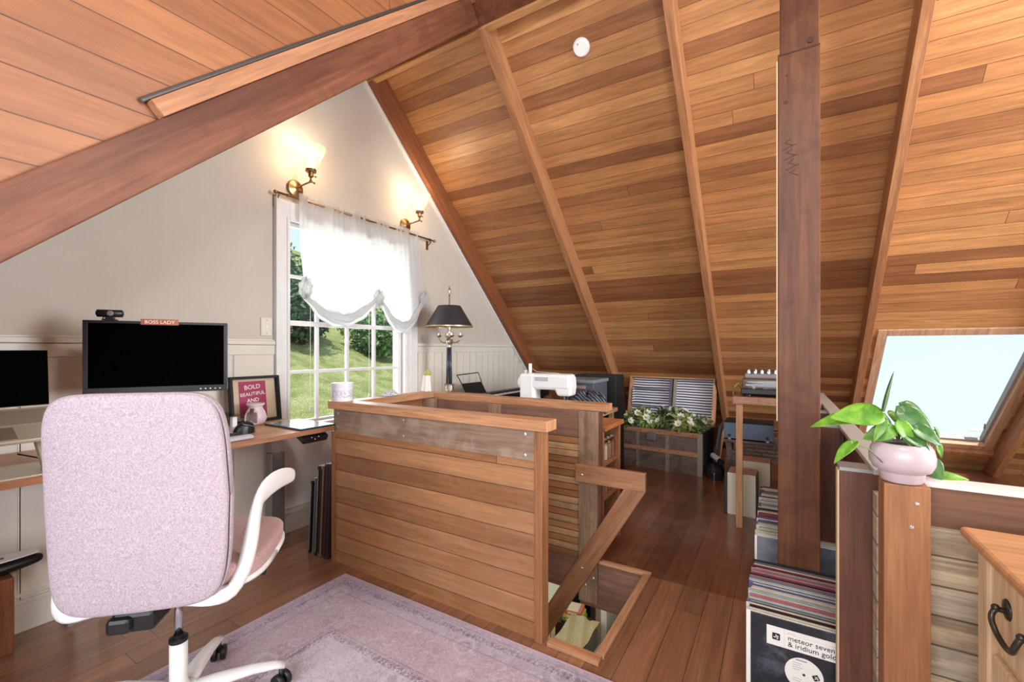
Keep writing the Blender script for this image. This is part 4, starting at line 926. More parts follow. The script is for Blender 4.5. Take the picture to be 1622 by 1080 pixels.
bk_ = MB()
for i in range(52):
    if i % 7 in (0,1,3,4,5): bk_.box((.33,.41),(3.347+.0235*i,3.359+.0235*i),(.764,.776))
build('black_keys', bk_, M_black, KS)
build('stand_leg', B((.2,.42),(3.35,3.40),(0,.66)), M_black, KS); build('stand_leg', B((.2,.42),(4.5,4.55),(0,.66)), M_black, KS)
mr_ = MB().prism([(.26,3.30,.765),(.26,3.62,.765),(.21,3.60,.875),(.21,3.28,.875)], (-.006,0,0))
build('music_rest', mr_, M_blackm, KS)
build('rest_wire', MB().tube([(.21,3.28,.875),(.17,3.26,.955),(.17,3.60,.965),(.21,3.60,.875)], .005, 8), M_black, KS)
TB = thing('sewing_table', 'plain work table carrying the sewing machine behind the guard', 'table', (1.2,3.1,0))
build('tabletop', B((.75,1.60),(2.86,3.62),(.68,.712)), M_desk, TB, bevel=.003)
for x_ in (.78,1.54):
    for y_ in (2.89,3.56): build('leg', B((x_,x_+.035),(y_,y_+.035),(0,.68)), M_desk, TB)
SWM = thing('sewing_machine', 'white sewing machine seen from behind, above the far guard', 'sewing machine', (1.23,3.05,.712), 4)
def sy(m, a, b, c_): return m.box(a, b, c_)
build('pillar', MB().box((-.215,-.085),(-.07,.07),(.0,.30)), M_wplast, SWM, local=True, bevel=.022)
build('free_arm', MB().box((-.10,.16),(-.06,.06),(.0,.075)), M_wplast, SWM, local=True, bevel=.012)
build('upper_arm', MB().box((-.205,.205),(-.068,.068),(.178,.300)), M_wplast, SWM, local=True, bevel=.022)
build('head', MB().prism([(.075,-.064,.19),(.10,-.064,.135),(.205,-.064,.135),(.215,-.064,.20),(.21,-.064,.285),(.075,-.064,.285)], (0,.128,0)), M_wplast, SWM, local=True, bevel=.016)
build('needle_bar', MB().tube([(.135,0,.135),(.135,0,.08)], .004, 8), M_chrome, SWM, local=True)
build('presser_foot', B((.125,.15),(-.02,.02),(.076,.084)), M_chrome, SWM, local=True)
build('spool_pin', MB().tube([(-.15,0,.30),(-.15,0,.375)], .013, 12), M_paper, SWM, local=True, smooth=True)
build('bobbin_winder', MB().tube([(-.19,0,.30),(-.19,0,.315)], .005, 8).tube([(-.19,0,.315),(-.19,0,.32)], .016, 12), M_wplast, SWM, local=True)
build('hand_wheel', MB().lathe([(.04,0),(.046,.006),(.046,.02),(.038,.026)], (-.218,0,.225), 28, (-1,0,0)), M_wplast, SWM, local=True)
build('handle_recess', B((-.08,.03),(-.0705,-.0675),(.245,.275)), plain('recess_grey', (176,178,184), .5), SWM, local=True, bevel=.001)
build('screw', MB().lathe([(.007,0),(.007,.002)], (.16,-.0645,.215), 14, (0,-1,0)), M_steel, SWM, local=True)
build('thread', MB().tube([(-.15,0,.345),(-.09,-.01,.312),(.02,0,.306),(.10,0,.303)], .0012, 5), M_paper, SWM, local=True)
build('logo_text', MB().box((-.185,-.155),(-.0712,-.0702),(.05,.058)).box((-.145,-.12),(-.0712,-.0702),(.05,.058)), plain('print_grey', (150,150,156), .6), SWM, local=True)
CB = thing('storage_crate', 'grey plastic storage crate with a hand slot beside the sewing machine', 'crate', (1.50,3.42,.712))
build('body', MB().box((1.24,1.515),(3.28,3.60),(.7125,.955)), plain('crate_grey', (70,74,82), .4), CB, bevel=.006)
build('rim', MB().box((1.23,1.525),(3.272,3.61),(.93,.957)), plain('crate_rim', (112,118,128), .35), CB, bevel=.004)
build('hand_slot', MB().box((1.36,1.45),(3.275,3.2795),(.885,.91)), plain('crate_slot', (150,120,120), .6), CB, bevel=.002)
build('ribs', MB().box((1.29,1.30),(3.272,3.28),(.72,.86)).box((1.29,1.49),(3.272,3.28),(.855,.865)), MATS['crate_rim'], CB)
BG = thing('quilted_bag', 'shiny dark grey quilted bag lying in front of the storage crate', 'bag', (1.45,3.1,.712))
s = NT('quilted_foil'); P_ = s.obj(); w1 = s.new('ShaderNodeTexWave'); w1.bands_direction = 'DIAGONAL'; s.l(P_, w1.inputs['Vector']); w1.inputs['Scale'].default_value = 16; w1.inputs['Distortion'].default_value = 3
s.l(s.ramp(w1.outputs['Fac'], [(34,38,44),(62,68,76),(112,118,128)]), s.b.inputs['Base Color']); s.b.inputs['Roughness'].default_value = .3; s.b.inputs['Metallic'].default_value = .2; s.bump(w1.outputs['Fac'], .8, .01)
build('body', MB().grid(lambda u, v: (1.50+.155*math.cos(2*math.pi*v)*math.sin(math.pi*max(.01,u*.5))**.6, 3.19+.08*math.sin(2*math.pi*v)*math.sin(math.pi*max(.01,u*.5))**.6, .714+(.15+.02*math.sin(v*31))*math.cos(math.pi*.5*u)**.6), 14, 40), s.m, BG, smooth=True)
BC2 = thing('equipment_case', 'tall matt black case standing behind the bookcase against the slope', 'case', (1.35,3.87,0))
build('body', B((1.16,1.545),(3.75,3.98),(0,.97)), M_blackm, BC2, bevel=.01); build('lid_seam', B((1.159,1.546),(3.749,3.981),(.80,.804)), M_black, BC2)
# bookcase with jars
BK = thing('bookcase', 'orange-brown bookcase open to the right behind the newel post', 'bookcase', (1.78,2.63,0))
M_bk = wood('bookcase_wood', [(160,92,48),(186,112,60),(202,130,76)], (0,1,0), 12, rough=.3); M_bks = wood('bookcase_side_wood', [(140,86,54),(166,108,72)], (0,0,1), 12)
build('top', B((1.50,1.905),(2.455,2.80),(.722,.748)), M_bk, BK, bevel=.003)
build('back_panel', B((1.50,1.515),(2.48,2.80),(0,.722)), M_bks, BK)
build('side_panel', B((1.515,1.885),(2.765,2.79),(0,.722)), M_bks, BK, bevel=.002); build('side_panel', B((1.515,1.885),(2.46,2.485),(0,.722)), M_bks, BK, bevel=.002)
for z_ in (.07,.325,.525): build('shelf', B((1.515,1.88),(2.485,2.765),(z_-.02,z_)), M_bks, BK)
M_jar = plain('spice_pink', (176,132,112), .4); M_jart = glass('jar_glass', (232,224,216), .18)
ji = 0
for z_, ys in ((.5255,(2.52,2.585,2.65,2.715)),(.3255,(2.52,2.585,2.65,2.715))):
    for n_i, y_ in enumerate(ys):
        lb = ['nearest','second','third','farthest'][n_i]+' glass jar on the '+('upper' if z_ > .5 else 'middle')+' bookcase shelf'
        J = thing('storage_jar', lb, 'jar', (1.845,y_,z_), 0, 'glass jars on the bookcase shelves')
        hh = .12 if z_ > .5 else .08
        build('contents', MB().lathe([(.022,.002),(.023,hh*.75)], n=18), [M_jar, M_paper, plain('oat_fill_%d' % ji, (188,156,124), .7)][ji % 3], J, local=True, smooth=False)
        build('glass', MB().lathe([(.026,0),(.027,hh*.8),(.019,hh*.9),(.019,hh)], n=20), M_jart, J, local=True, smooth=False)
        build('lid', MB().lathe([(.021,hh),(.021,hh+.015)], n=20), M_pewter, J, local=True); ji += 1
# ============================================================ TRUNK
TR = thing('trunk', 'old grey travelling trunk with wooden slats, open with a striped lining', 'trunk', (1.225,4.549,0), -5.6)
M_canvas = wood('worn_canvas', [(92,76,66),(118,100,90),(136,118,106)], (1,0,0), 9, patches=((70,58,54),.6,12), bump=.3)
M_slatw = wood('trunk_slat', [(150,102,74),(180,128,94),(192,144,108)], (1,0,0), 14)
M_studm = plain('studded_metal', (156,146,132), .5, .5, noise=.35, nscale=90)
tw, td, th_ = .92, .46, .40
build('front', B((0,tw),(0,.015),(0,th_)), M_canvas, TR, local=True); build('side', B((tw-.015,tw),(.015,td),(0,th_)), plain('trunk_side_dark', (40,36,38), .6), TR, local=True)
build('side', B((0,.015),(.015,td),(0,th_)), M_canvas, TR, local=True); build('back', B((0,tw),(td-.015,td),(0,th_)), M_canvas, TR, local=True); build('bottom', B((.015,tw-.015),(.015,td-.015),(.0,.02)), M_canvas, TR, local=True)
build('slat', B((0,tw),(-.010,0),(th_-.045,th_)), M_slatw, TR, local=True, bevel=.003); build('slat', B((0,tw-.03),(-.010,0),(.175,.215)), M_slatw, TR, local=True, bevel=.003)
for x_ in (.28,.58): build('studded_band', MB().box((x_,x_+.035),(-.006,0),(.0,.174)).box((x_,x_+.035),(-.006,0),(.216,.354)), M_studm, TR, local=True)
build('studded_corner', MB().box((tw-.04,tw+.004),(-.012,0),(0,th_)).box((tw,tw+.004),(0,.03),(0,th_)), M_studm, TR, local=True)
build('lock_plate', MB().box((.395,.485),(-.018,-.010),(.29,.375)).lathe([(.012,0),(.012,.006)], (.44,-.018,.33), 16, (0,-1,0)), M_steel, TR, local=True, bevel=.003)
build('slat_nails', (lambda m: [m.lathe([(.005,0),(.004,.003)], (x_,-.010,z_), 8, (0,-1,0)) for x_ in (.12,.33,.52,.70,.84) for z_ in (.38,.195)] and m)(MB()), M_blackm, TR, local=True)
s = NT('striped_lining'); P_ = s.obj(); z_ = s.new('ShaderNodeSeparateXYZ'); s.l(P_, z_.inputs[0]); wob = s.noise(P_, 3, 2)
fr_ = s.math('FRACT', s.math('MULTIPLY', s.math('ADD', z_.outputs[2], s.math('MULTIPLY', wob, .02)), 36.))
s.l(s.mix(s.math('GREATER_THAN', fr_, .52), lin((222,220,230)), lin((52,52,74))), s.b.inputs['Base Color']); s.b.inputs['Roughness'].default_value = .7; M_stripe = s.m
def lidp(m): 
    return m.xf((-12,0,0), (0,td,th_))
lidh = .50
build('lid_panel', lidp(MB().box((0,tw),(0.06,.075),(0,lidh))), M_canvas, TR, local=True)
build('lid_frame', lidp(MB().box((0,.02),(-.03,.06),(0,lidh)).box((tw-.02,tw),(-.03,.06),(0,lidh)).box((.02,tw-.02),(-.03,.06),(lidh-.018,lidh))), M_slatw, TR, local=True, bevel=.002)
ln = build('lid_lining', lidp(MB().box((.02,tw-.02),(.05,.06),(0,lidh-.018))), M_stripe, TR, local=True)
build('lid_divider', lidp(MB().box((.455,.485),(-.01,.05),(.0,lidh-.018))), plain('divider_grey', (96,90,104), .5), TR, local=True)
build('pocket_frame', lidp(MB().box((.03,.455),(.0,.05),(.36,.375)).box((.03,.04),(.0,.05),(.2,.36)).box((.03,.455),(.01,.05),(.17,.20))), M_stripe, TR, local=True)
build('hinge_strap', lidp(MB().box((.50,.515),(-.02,.05),(0,lidh-.02))), M_studm, TR, local=True)
tray = build('tray', MB().box((.02,tw-.02),(.02,td-.02),(.34,.36)), plain('tray_lining', (206,202,210), .8), TR, local=True)
# artificial flowers heaped in the trunk: each stem is one thing
M_leafg = plain('olive_leaf', (134,150,78), .6, noise=.25, nscale=30); M_leafd = plain('dark_leaf', (74,100,58), .6, noise=.2, nscale=30); M_petal = plain('white_petal', (232,234,226), .7); M_pistil = plain('yellow_pistil', (196,184,92), .8); M_stem = plain('flower_stem', (86,98,56), .7)
M_lilac = plain('lilac_petal', (190,170,188), .8)
def flower(petal, leafm):
    t_ = thing('flower_spray', 'artificial white flower spray', 'flower', (0,0,0)); rnd = random.Random(id(petal) & 15)
    build('stem', MB().tube([(0,0,0),(.02,0,.05),(.03,.01,.11)], .003, 6), M_stem, t_, local=True)
    m = MB()
    for k_ in range(18):
        a = 2.4*k_; z_ = .01+.0055*k_; L_ = .060+.012*(k_ % 3)
        p = Vector((.012+.15*z_, 0, z_)); d_ = Vector((math.cos(a), math.sin(a), .35)).normalized(); sd = d_.cross(Vector((0,0,1))).normalized()*.013
        vs = [m.bm.verts.new(q_) for q_ in (p, p+d_*L_*.5+sd+Vector((0,0,.008)), p+d_*L_, p+d_*L_*.5-sd+Vector((0,0,.008)))]; m.bm.faces.new(vs)
    build('leaves', m, leafm, t_, local=True)
    m = MB()
    for k_ in range(7):
        a = k_*2*math.pi/7; d_ = Vector((math.cos(a), math.sin(a), .45)).normalized(); sd = d_.cross(Vector((0,0,1))).normalized()*.016; p = Vector((.03,.01,.11))
        vs = [m.bm.verts.new(q_) for q_ in (p, p+d_*.018+sd*.8, p+d_*.031+Vector((0,0,.006)), p+d_*.018-sd*.8)]; m.bm.faces.new(vs)
    build('petals', m, petal, t_, local=True); build('pistil', MB().ball((.031,.01,.117), .007, seg=8), M_pistil, t_, local=True)
    return t_
fa = flower(M_petal, M_leafg); fb = flower(M_petal, M_leafd); fc = flower(M_lilac, M_leafd)
ca_, sa_ = math.cos(R(-5.6)), math.sin(R(-5.6))
rnd = random.Random(5)
us_ = sorted(rnd.random() for _ in range(64)); cnt_ = {}
for i in range(64):
    u_ = us_[i]; lx = .10+.76*u_; ly = rnd.uniform(.11,.32); src = fc if (lx > .74 and i % 2) else (fa, fb)[i % 2 if i % 5 else 0]
    lzz = .375 + .085*math.sin(math.pi*min(1, max(0, u_*.95)))*rnd.uniform(.3,1) - (.01 if src is fc else 0)
    wx, wy = 1.225+ca_*lx-sa_*ly, 4.549+sa_*lx+ca_*ly
    kd = 'lilac artificial flower spray' if src is fc else ('artificial white flower spray with olive leaves' if src is fa else 'artificial white flower spray with dark leaves')
    cnt_[kd] = cnt_.get(kd, 0)+1; nm = '%s, %s such from the left in the open trunk' % (kd, ordn(cnt_[kd])); gname = 'artificial flower sprays heaped in the open trunk'
    rt = (R(rnd.uniform(-75,75)), R(rnd.uniform(-75,75)), rnd.uniform(0,6.28))
    if i in (0,): pass
    c_ = copy_thing(src, (wx, wy, lzz), rt, nm); c_['group'] = gname; s_ = rnd.uniform(1.0,1.5); c_.scale = (s_,)*3
for src in (fa, fb, fc):
    for ch in list(src.children): bpy.data.objects.remove(ch)
    bpy.data.objects.remove(src)
# black frame, bag beside trunk
BF = thing('framed_picture', 'dark framed picture standing on edge right of the trunk', 'picture frame', (2.22,4.85,0))
build('frame', MB().box((2.19,2.225),(4.68,5.08),(.0,.46), rot=(0,8,0), piv=(2.2,4.8,0)), plain('dark_frame', (62,54,62), .35), BF, bevel=.006)
build('back_paper', MB().box((2.2255,2.227),(4.72,5.04),(.06,.40), rot=(0,8,0), piv=(2.2,4.8,0)), plain('brown_paper', (150,122,92), .8), BF)
PB = thing('plastic_bag', 'crumpled black plastic bag on the floor right of the trunk', 'bag', (2.26,4.72,0))
rnd = random.Random(3)
build('body', MB().grid(lambda u, v: (2.25+(.07+.012*math.sin(v*37))*math.cos(2*math.pi*v)*math.sin(math.pi*.5*max(.01,u))**.5, 4.51+.125*math.sin(2*math.pi*v)*math.sin(math.pi*.5*max(.01,u))**.5, .001+(.12+.02*math.sin(v*50+u*20))*math.cos(math.pi*.5*u)**.7), 14, 40), plain('shiny_black_bag', (38,42,44), .22), PB, smooth=True)
TBE = thing('rolled_tube', 'white capped tube resting on the black plastic bag', 'tube', (2.27,4.64,.16))
build('tube', MB().tube([(2.215,4.62,.178),(2.30,4.44,.172)], .026, 16), M_wplast, TBE, smooth=False); build('cap', MB().tube([(2.3005,4.439,.172),(2.314,4.41,.171)], .029, 16), M_chrome, TBE)
# ============================================================ HI-FI CORNER
CC = thing('carved_mantel', 'small carved grey-brown fire-surround style stand with an arched opening', 'stand', (2.6,4.72,0))
M_carv = wood('carved_grey_wood', [(88,72,66),(120,102,94),(142,124,114)], (1,0,0), 14, patches=((66,52,48),.6,14), bump=.4)
build('top', B((2.335,2.985),(4.30,4.62),(.380,.405)), M_carv, CC, bevel=.003)
build('side_panel', B((2.36,2.40),(4.34,4.58),(0,.38)), M_carv, CC, bevel=.003); build('side_panel', B((2.92,2.96),(4.34,4.58),(0,.38)), M_carv, CC, bevel=.003)
cv = MB()
rr = random.Random(1)
for r_ in range(3):
    x_ = 2.40+.03*r_
    while x_ < 2.90: w_ = rr.uniform(.05,.10); cv.box((x_,min(x_+w_,2.92)),(4.336-rr.uniform(0,.012),4.36),(.28+.032*r_,.308+.032*r_)); x_ += w_+.006
build('stone_carving', cv, M_carv, CC, bevel=.004)
arch = [(2.40,4.345,.275),(2.92,4.345,.275)] + [(2.92-.52*t_/12, 4.345, .235 - .14*abs(2*t_/12-1)**2.2 + (.006 if t_ % 2 else -.004)) for t_ in range(13)]
build('arched_apron', MB().prism(arch, (0,.02,0)), M_carv, CC, bevel=.002)
AM = thing('amplifier', 'dark amplifier with a blue-grey front on the carved stand', 'amplifier', (2.53,4.45,.405))
build('case', B((2.345,2.72),(4.30,4.56),(.42,.565)), M_blackm, AM, bevel=.003)
build('front_panel', B((2.343,2.722),(4.290,4.300),(.42,.555)), plain('blue_grey_panel', (92,108,128), .35, .2), AM, bevel=.002)
for x_ in (2.385,2.675):
    build('knob', MB().lathe([(.013,0),(.012,.012)], (x_,4.29,.445), 20, (0,-1,0)), M_black, AM)
    build('foot', MB().lathe([(.013,0),(.013,.0145)], (x_,4.32,.4055), 14), M_wplast, AM)
def speaker(lab, x, y, w_, d_, h_, rz=0):
    S = thing('loudspeaker', lab, 'loudspeaker', (x,y,0), rz)
    build('cabinet', B((0,w_),(0,d_),(.0,h_)), M_cream, S, local=True, bevel=.002)
    build('grille', B((-.022,-.0005),(.004,d_-.004),(.004,h_-.004)), M_black, S, local=True, bevel=.003)
    build('top_veneer', B((.002,w_-.002),(.002,d_-.002),(h_,h_+.0015)), plain('veneer_%d' % int(x*100), (176,140,112), .5), S, local=True)
    build('rear_panel', B((w_,w_+.004),(.006,d_-.006),(.006,h_-.006)), M_black, S, local=True)
    return S
speaker('cream loudspeaker with its black grille to the left, in front of the other one', 2.437, 3.56, .182, .20, .300, -2)
speaker('cream loudspeaker standing behind the nearer one, under the carved stand', 2.50, 4.0, .20, .20, .30, 0)
HT = thing('turntable_table', 'slim wooden table carrying the turntable, left of the tall post', 'table', (2.74,3.5,0))
M_hz = wood('hifi_table_wood', [(140,98,78),(172,124,98),(192,146,118)], (1,0,0), 14, patches=((120,80,66),.5,20)); M_hl = wood('hifi_leg_wood', [(176,122,80),(200,148,102)], (0,0,1), 14)
build('tabletop', B((2.492,2.985),(3.30,3.74),(.832,.880)), M_hz, HT, bevel=.004)
for x_, y_ in ((2.512,3.31),(2.77,3.68),(2.91,3.31),(2.91,3.68)): build('leg', B((x_,x_+.040),(y_,y_+.04),(0,.832)), M_hl, HT, bevel=.003)
TT = thing('turntable', 'black turntable under a clear dust cover on the slim table', 'turntable', (2.72,3.5,.88))
build('plinth', B((2.54,2.95),(3.34,3.68),(.897,.935)), M_black, TT, bevel=.006)
for x_ in (2.575,2.91):
    for y_ in (3.38,3.64): build('foot', MB().lathe([(.025,.8805),(.028,.885),(.028,.892),(.022,.897)], (x_,y_,0), 18), M_black, TT)
build('platter', MB().lathe([(.15,.935),(.15,.948),(.0,.948)], (2.70,3.51,0), 36, caps=False), M_chrome, TT)
build('tonearm', MB().tube([(2.90,3.62,.955),(2.89,3.50,.957),(2.80,3.42,.95)], .005, 8), M_chrome, TT)
cvx = MB().box((2.545,2.945),(3.345,3.675),(.936,1.0))
build('dust_cover', cvx, M_cover, TT, bevel=.004)
MX = thing('mixer', 'grey mixing console with rows of knobs on top of the turntable', 'mixer', (2.74,3.5,1.0))
build('case', B((2.56,2.94),(3.40,3.67),(1.001,1.034)), plain('mixer_grey', (112,116,122), .4, .3), MX, bevel=.004)
for i in range(9):
    for j_ in range(2):
        build('knob', MB().lathe([(.008,0),(.008,.014),(.004,.024)], (2.58+.04*i,3.43+.10*j_,1.034), 10), M_chrome if (i+j_) % 2 else M_wplast, MX)
build('faders', (lambda m: [m.box((2.58+.045*i,2.592+.045*i),(3.57,3.59),(1.034,1.052)) for i in range(8)] and m)(MB()), M_black, MX)
build('face_strip', B((2.565,2.935),(3.3985,3.3998),(1.005,1.012)), plain('strip_red', (150,90,86), .5), MX)
CAB = tag(build('cable', MB().tube([(2.53,3.60,.91),(2.505,3.58,.955),(2.487,3.54,.93),(2.482,3.52,.885),(2.484,3.6,.82)], .006, 8), plain('yellow_cable', (196,196,120), .5), smooth=True), 'yellow-green cable looping beside the turntable', 'cable')
tag(build('cable', MB().tube([(2.56,3.77,.83),(2.66,3.76,.80),(2.74,3.765,.75),(2.80,3.79,.69)], .006, 8), MATS['yellow_cable'], smooth=True), 'yellow-green cable hanging below the slim table', 'cable')
tag(build('cable', MB().tube([(2.722,4.45,.49),(2.78,4.44,.492),(2.9,4.45,.49)], .007, 8), M_chrome, smooth=True), 'silver cable plugged into the right side of the amplifier', 'cable')
# ============================================================ RECORDS: each sleeve is one thing
cols = {'white': (226,222,220), 'cream': (222,208,182), 'black': (34,34,38), 'pink': (196,120,140), 'blue': (92,104,150), 'pale blue': (160,194,206), 'grey': (128,126,130), 'red': (150,48,56), 'green': (168,186,130), 'brown': (120,92,74)}
protos = {}
for nm, c_ in cols.items():
    protos[nm] = NT('sleeve_'+nm.replace(' ', '_')); s = protos[nm]; f_ = s.noise(s.obj(), 30, 3)
    s.l(s.ramp(f_, [tuple(int(x*.8) for x in c_), c_]), s.b.inputs['Base Color']); s.b.inputs['Roughness'].default_value = .45
meshes = {}
count = {'near':0,'far':0}
def sleeve(nm, loc, rx, rz, row, th=.0042):
    count[row] += 1
    if nm not in meshes:
        o = build('record_sleeve', B((0,.314),(0,th),(0,.314)), protos[nm].m, local=True, bevel=.0006); meshes[nm] = o.data
    else:
        o = bpy.data.objects.new('record_sleeve', meshes[nm]); COL.objects.link(o)
    o.location = loc; o.rotation_euler = (R(rx),0,R(rz))
    g_ = 'record sleeves in the %s row' % row
    tag(o, ('%s-edged record sleeve, %s behind the front record of the near row' if row == 'near' else '%s-edged record sleeve, %s behind the front record of the far row') % (nm, ordn(count[row])), 'record', g_)
    return o
rnd = random.Random(11); y_ = 1.700
seq = ['cream','black','cream','white','black','blue','pale blue','cream','pink','pink','cream','pale blue','pale blue','cream','white','cream','blue','blue','white','blue','white','pale blue','grey','pink','white','black','red','pink','pink','grey','white','grey','black','grey','white','black','grey','black','black']
i = 0
while y_ < 2.105:
    nm = seq[min(len(seq)-1, int((y_-1.70)/.405*len(seq)))] if rnd.random() < .8 else rnd.choice(list(cols))
    sleeve(nm, (2.671+rnd.uniform(-.008,.010), y_, .001+rnd.uniform(0,.004)), -1.2, 0, 'near'); y_ += rnd.uniform(.0050,.0072); i += 1
y_ = 2.395; seq2 = ['white','black','white','white','cream','blue','white','blue','red','pink','white','black','white','cream','green','white','green','white','black','white','pink','grey','black','white','black']
while y_ < 3.24:
    nm = seq2[min(len(seq2)-1, int((y_-2.395)/.845*len(seq2)))] if rnd.random() < .7 else rnd.choice(list(cols))
    sleeve(nm, (2.668+rnd.uniform(-.012,.012), y_, .001+rnd.uniform(0,.006)), -1.5, 0, 'far'); y_ += rnd.uniform(.0075,.0125)
FR = thing('record', 'black record sleeve reading meteor seven & iridium gold, at the front of the near row', 'record', (2.83,1.69,0))
s = NT('scuffed_black_sleeve'); f_ = s.noise(s.obj(), 9, 6, .7, .5); s.l(s.ramp(f_, [((24,26,30),.35),((44,48,54),.55),((120,126,138),.85)]), s.b.inputs['Base Color']); s.b.inputs['Roughness'].default_value = .3
build('sleeve', B((2.680,2.994),(1.686,1.690),(.001,.316)), s.m, FR, bevel=.001)
build('inner_card', B((2.667,2.98),(1.6905,1.694),(.001,.3175)), M_paper, FR)
fy = 1.6855
build('title_label', B((2.727,2.955),(fy-.0006,fy),(.226,.288)), M_paper, FR)
build('label_side_strip', B((2.955,2.975),(fy-.0007,fy-.0001),(.229,.288)), M_black, FR)
build('disc_label', MB().lathe([(.052,0),(.052,.0006)], (2.830,fy,.158), 44, (0,-1,0)), M_paper, FR)
build('centre_hole', MB().lathe([(.004,0),(.004,.0004)], (2.830,fy-.0006,.158), 16, (0,-1,0)), M_black, FR)
def logo(cx_, cz_, s_, rot=0):
    a = R(rot)
    def T(x, z): return (cx_+s_*(x*math.cos(a)-z*math.sin(a)), fy-.0007, cz_+s_*(x*math.sin(a)+z*math.cos(a)))
    m = MB(); m.prism([T(x, z) for x, z in ((-.5,-.42),(-.42,-.5),(.42,-.5),(.5,-.42),(.5,.42),(.42,.5),(-.42,.5),(-.5,.42))], (0,-.0005,0))
    lg_ = build('logo', m, M_black, FR)
    m = MB()
    def st_(pts):
        for (x0,z0),(x1,z1) in zip(pts, pts[1:]):
            d_ = Vector((x1-x0, z1-z0)).normalized()*.07; n_ = Vector((-d_.y, d_.x))
            m.prism([T(x0-d_.x*.5+n_.x, z0-d_.y*.5+n_.y), T(x0-d_.x*.5-n_.x, z0-d_.y*.5-n_.y), T(x1+d_.x*.5-n_.x, z1+d_.y*.5-n_.y), T(x1+d_.x*.5+n_.x, z1+d_.y*.5+n_.y)], (0,-.0008,0))
    st_([(-.3,-.08),(-.12,-.14),(-.02,.02),(.06,.12),(-.05,.27)]); st_([(.06,.12),(.28,.12)]); st_([(.08,-.05),(.22,-.05),(.20,-.3),(.08,-.28)])
    build('logo_mark', m, M_paper, lg_)
logo(2.754, .256, .022); logo(2.862, .160, .017, 28)
Mt = lambda x, z: frame_mat((x, fy-.0008, z), (1,0,0), (0,0,1))
text('title_text', 'meteor seven', .0225, M_blackm, Mt(2.786,.255), FR); text('title_text', '& iridium gold', .0225, M_blackm, Mt(2.786,.235), FR)
lf = MB().box((2.7765,2.777),(fy-.0009,fy-.0006),(.226,.288)).box((2.777,2.955),(fy-.0009,fy-.0006),(.274,.2744))
for i in range(7): lf.box((2.786+.003*i,2.788+.003*i),(fy-.0009,fy-.0006),(.2775,.279))
build('label_rules', lf, plain('rule_grey', (160,160,164), .6), FR)
db = MB()
for i, (z_, w_) in enumerate(((.190,.030),(.183,.026),(.176,.034),(.169,.024),(.140,.030),(.133,.026))):
    db.box((2.800,2.800+w_*.8),(fy-.0012,fy-.0006),(z_,z_+.0012))
db.box((2.808,2.838),(fy-.0012,fy-.0006),(.199,.203)); build('disc_print', db, MATS['rule_grey'], FR)
s = NT('black_sleeve_painted_sheen'); f_ = s.noise(s.obj(), 7, 6, .7, .5); s.l(s.ramp(f_, [((84,88,98),.3),((122,126,136),.55),((160,164,174),.85)]), s.b.inputs['Base Color']); s.b.inputs['Roughness'].default_value = .3  # grey sheen of the black sleeve is put into its colour
F2 = thing('record', 'black record sleeve with painted-in sheen and white square sticker, front of the far row', 'record', (2.82,2.385,0))
build('sleeve', B((2.672,2.986),(2.384,2.388),(.001,.316)), s.m, F2, bevel=.001); build('sticker', B((2.722,2.78),(2.383,2.384),(.15,.20)), M_paper, F2)
build('inner_card', B((2.662,2.975),(2.3885,2.392),(.001,.317)), M_paper, F2)
# ============================================================ POT PLANT
PT = thing('potted_plant', 'pothos in a pale pink round pot on the orange timber stud', 'plant', (3.034,1.500,.859))
build('pot', MB().lathe([(.040,0),(.044,.005),(.047,.024),(.048,.026),(.058,.031),(.066,.048),(.067,.066),(.063,.086),(.054,.099),(.050,.100),(.048,.096),(.053,.086),(.055,.075),(.0,.075)], n=56, caps=False), plain('pale_mauve_ceramic', (192,174,178), .3), PT, local=True, smooth=True)
build('soil', MB().lathe([(.053,.078),(.048,.088),(.03,.093),(.0,.094)], n=28, caps=False), M_soil, PT, local=True, smooth=True)
M_leafdk = None
s = NT('pothos_leaf_dark'); P_ = s.obj(); f_ = s.noise(P_, 14, 4, .6, 1.5); s.l(s.ramp(f_, [((38,74,34),.3),((60,104,46),.5),((112,148,76),.82)]), s.b.inputs['Base Color']); s.b.inputs['Roughness'].default_value = .35; M_leafdk = s.m
s = NT('pothos_leaf'); P_ = s.obj(); f_ = s.noise(P_, 14, 4, .6, 1.5); s.l(s.ramp(f_, [((66,112,36),.3),((98,150,44),.5),((150,186,78),.8)]), s.b.inputs['Base Color']); s.b.inputs['Roughness'].default_value = .35
s.b.inputs['Transmission Weight'].default_value = 0; s.b.inputs['Subsurface Weight'].default_value = .25; s.b.inputs['Subsurface Radius'].default_value = (.01,.02,.005)
M_leaf = s.m; M_vine = plain('vine_stem', (112,132,76), .5)
camr = Vector((.8539,.5206,0)); camf = Vector((-.5206,.8539,0)); up_ = Vector((0,0,1))
def leaf(base, tip, nrm, width, cup=.25, bend=.2, stem_from=None, mat=None):
    base = Vector(base); tip = Vector(tip); L_ = (tip-base).length; ax = (tip-base).normalized(); nrm = Vector(nrm); nrm = (nrm-ax*nrm.dot(ax)).normalized(); sd = ax.cross(nrm)
    def f(u, v):
        s_ = v*2-1; w_ = width*(math.sin(math.pi*min(1, u**.62))**.8)*(1-.25*u) if 0 < u < 1 else 0
        lob = -.10*L_*(abs(s_)**1.5)*(1-u)**3*2.0
        p = base + ax*(u*L_+lob) + sd*(s_*w_*.5) + nrm*(cup*abs(s_)*w_*.5 - bend*L_*u*u)
        return p
    m = MB().grid(f, 14, 10)
    lf_ = build('leaf', m, mat or M_leaf, PT, local=True, smooth=True, solid=.0012)
    if stem_from is not None:
        a = Vector(stem_from); mid = (a+base)*.5 + Vector((0,0,.012)); build('vine', MB().tube([a, mid, base], .0016, 6), M_vine, PT, local=True, smooth=True)
    return lf_
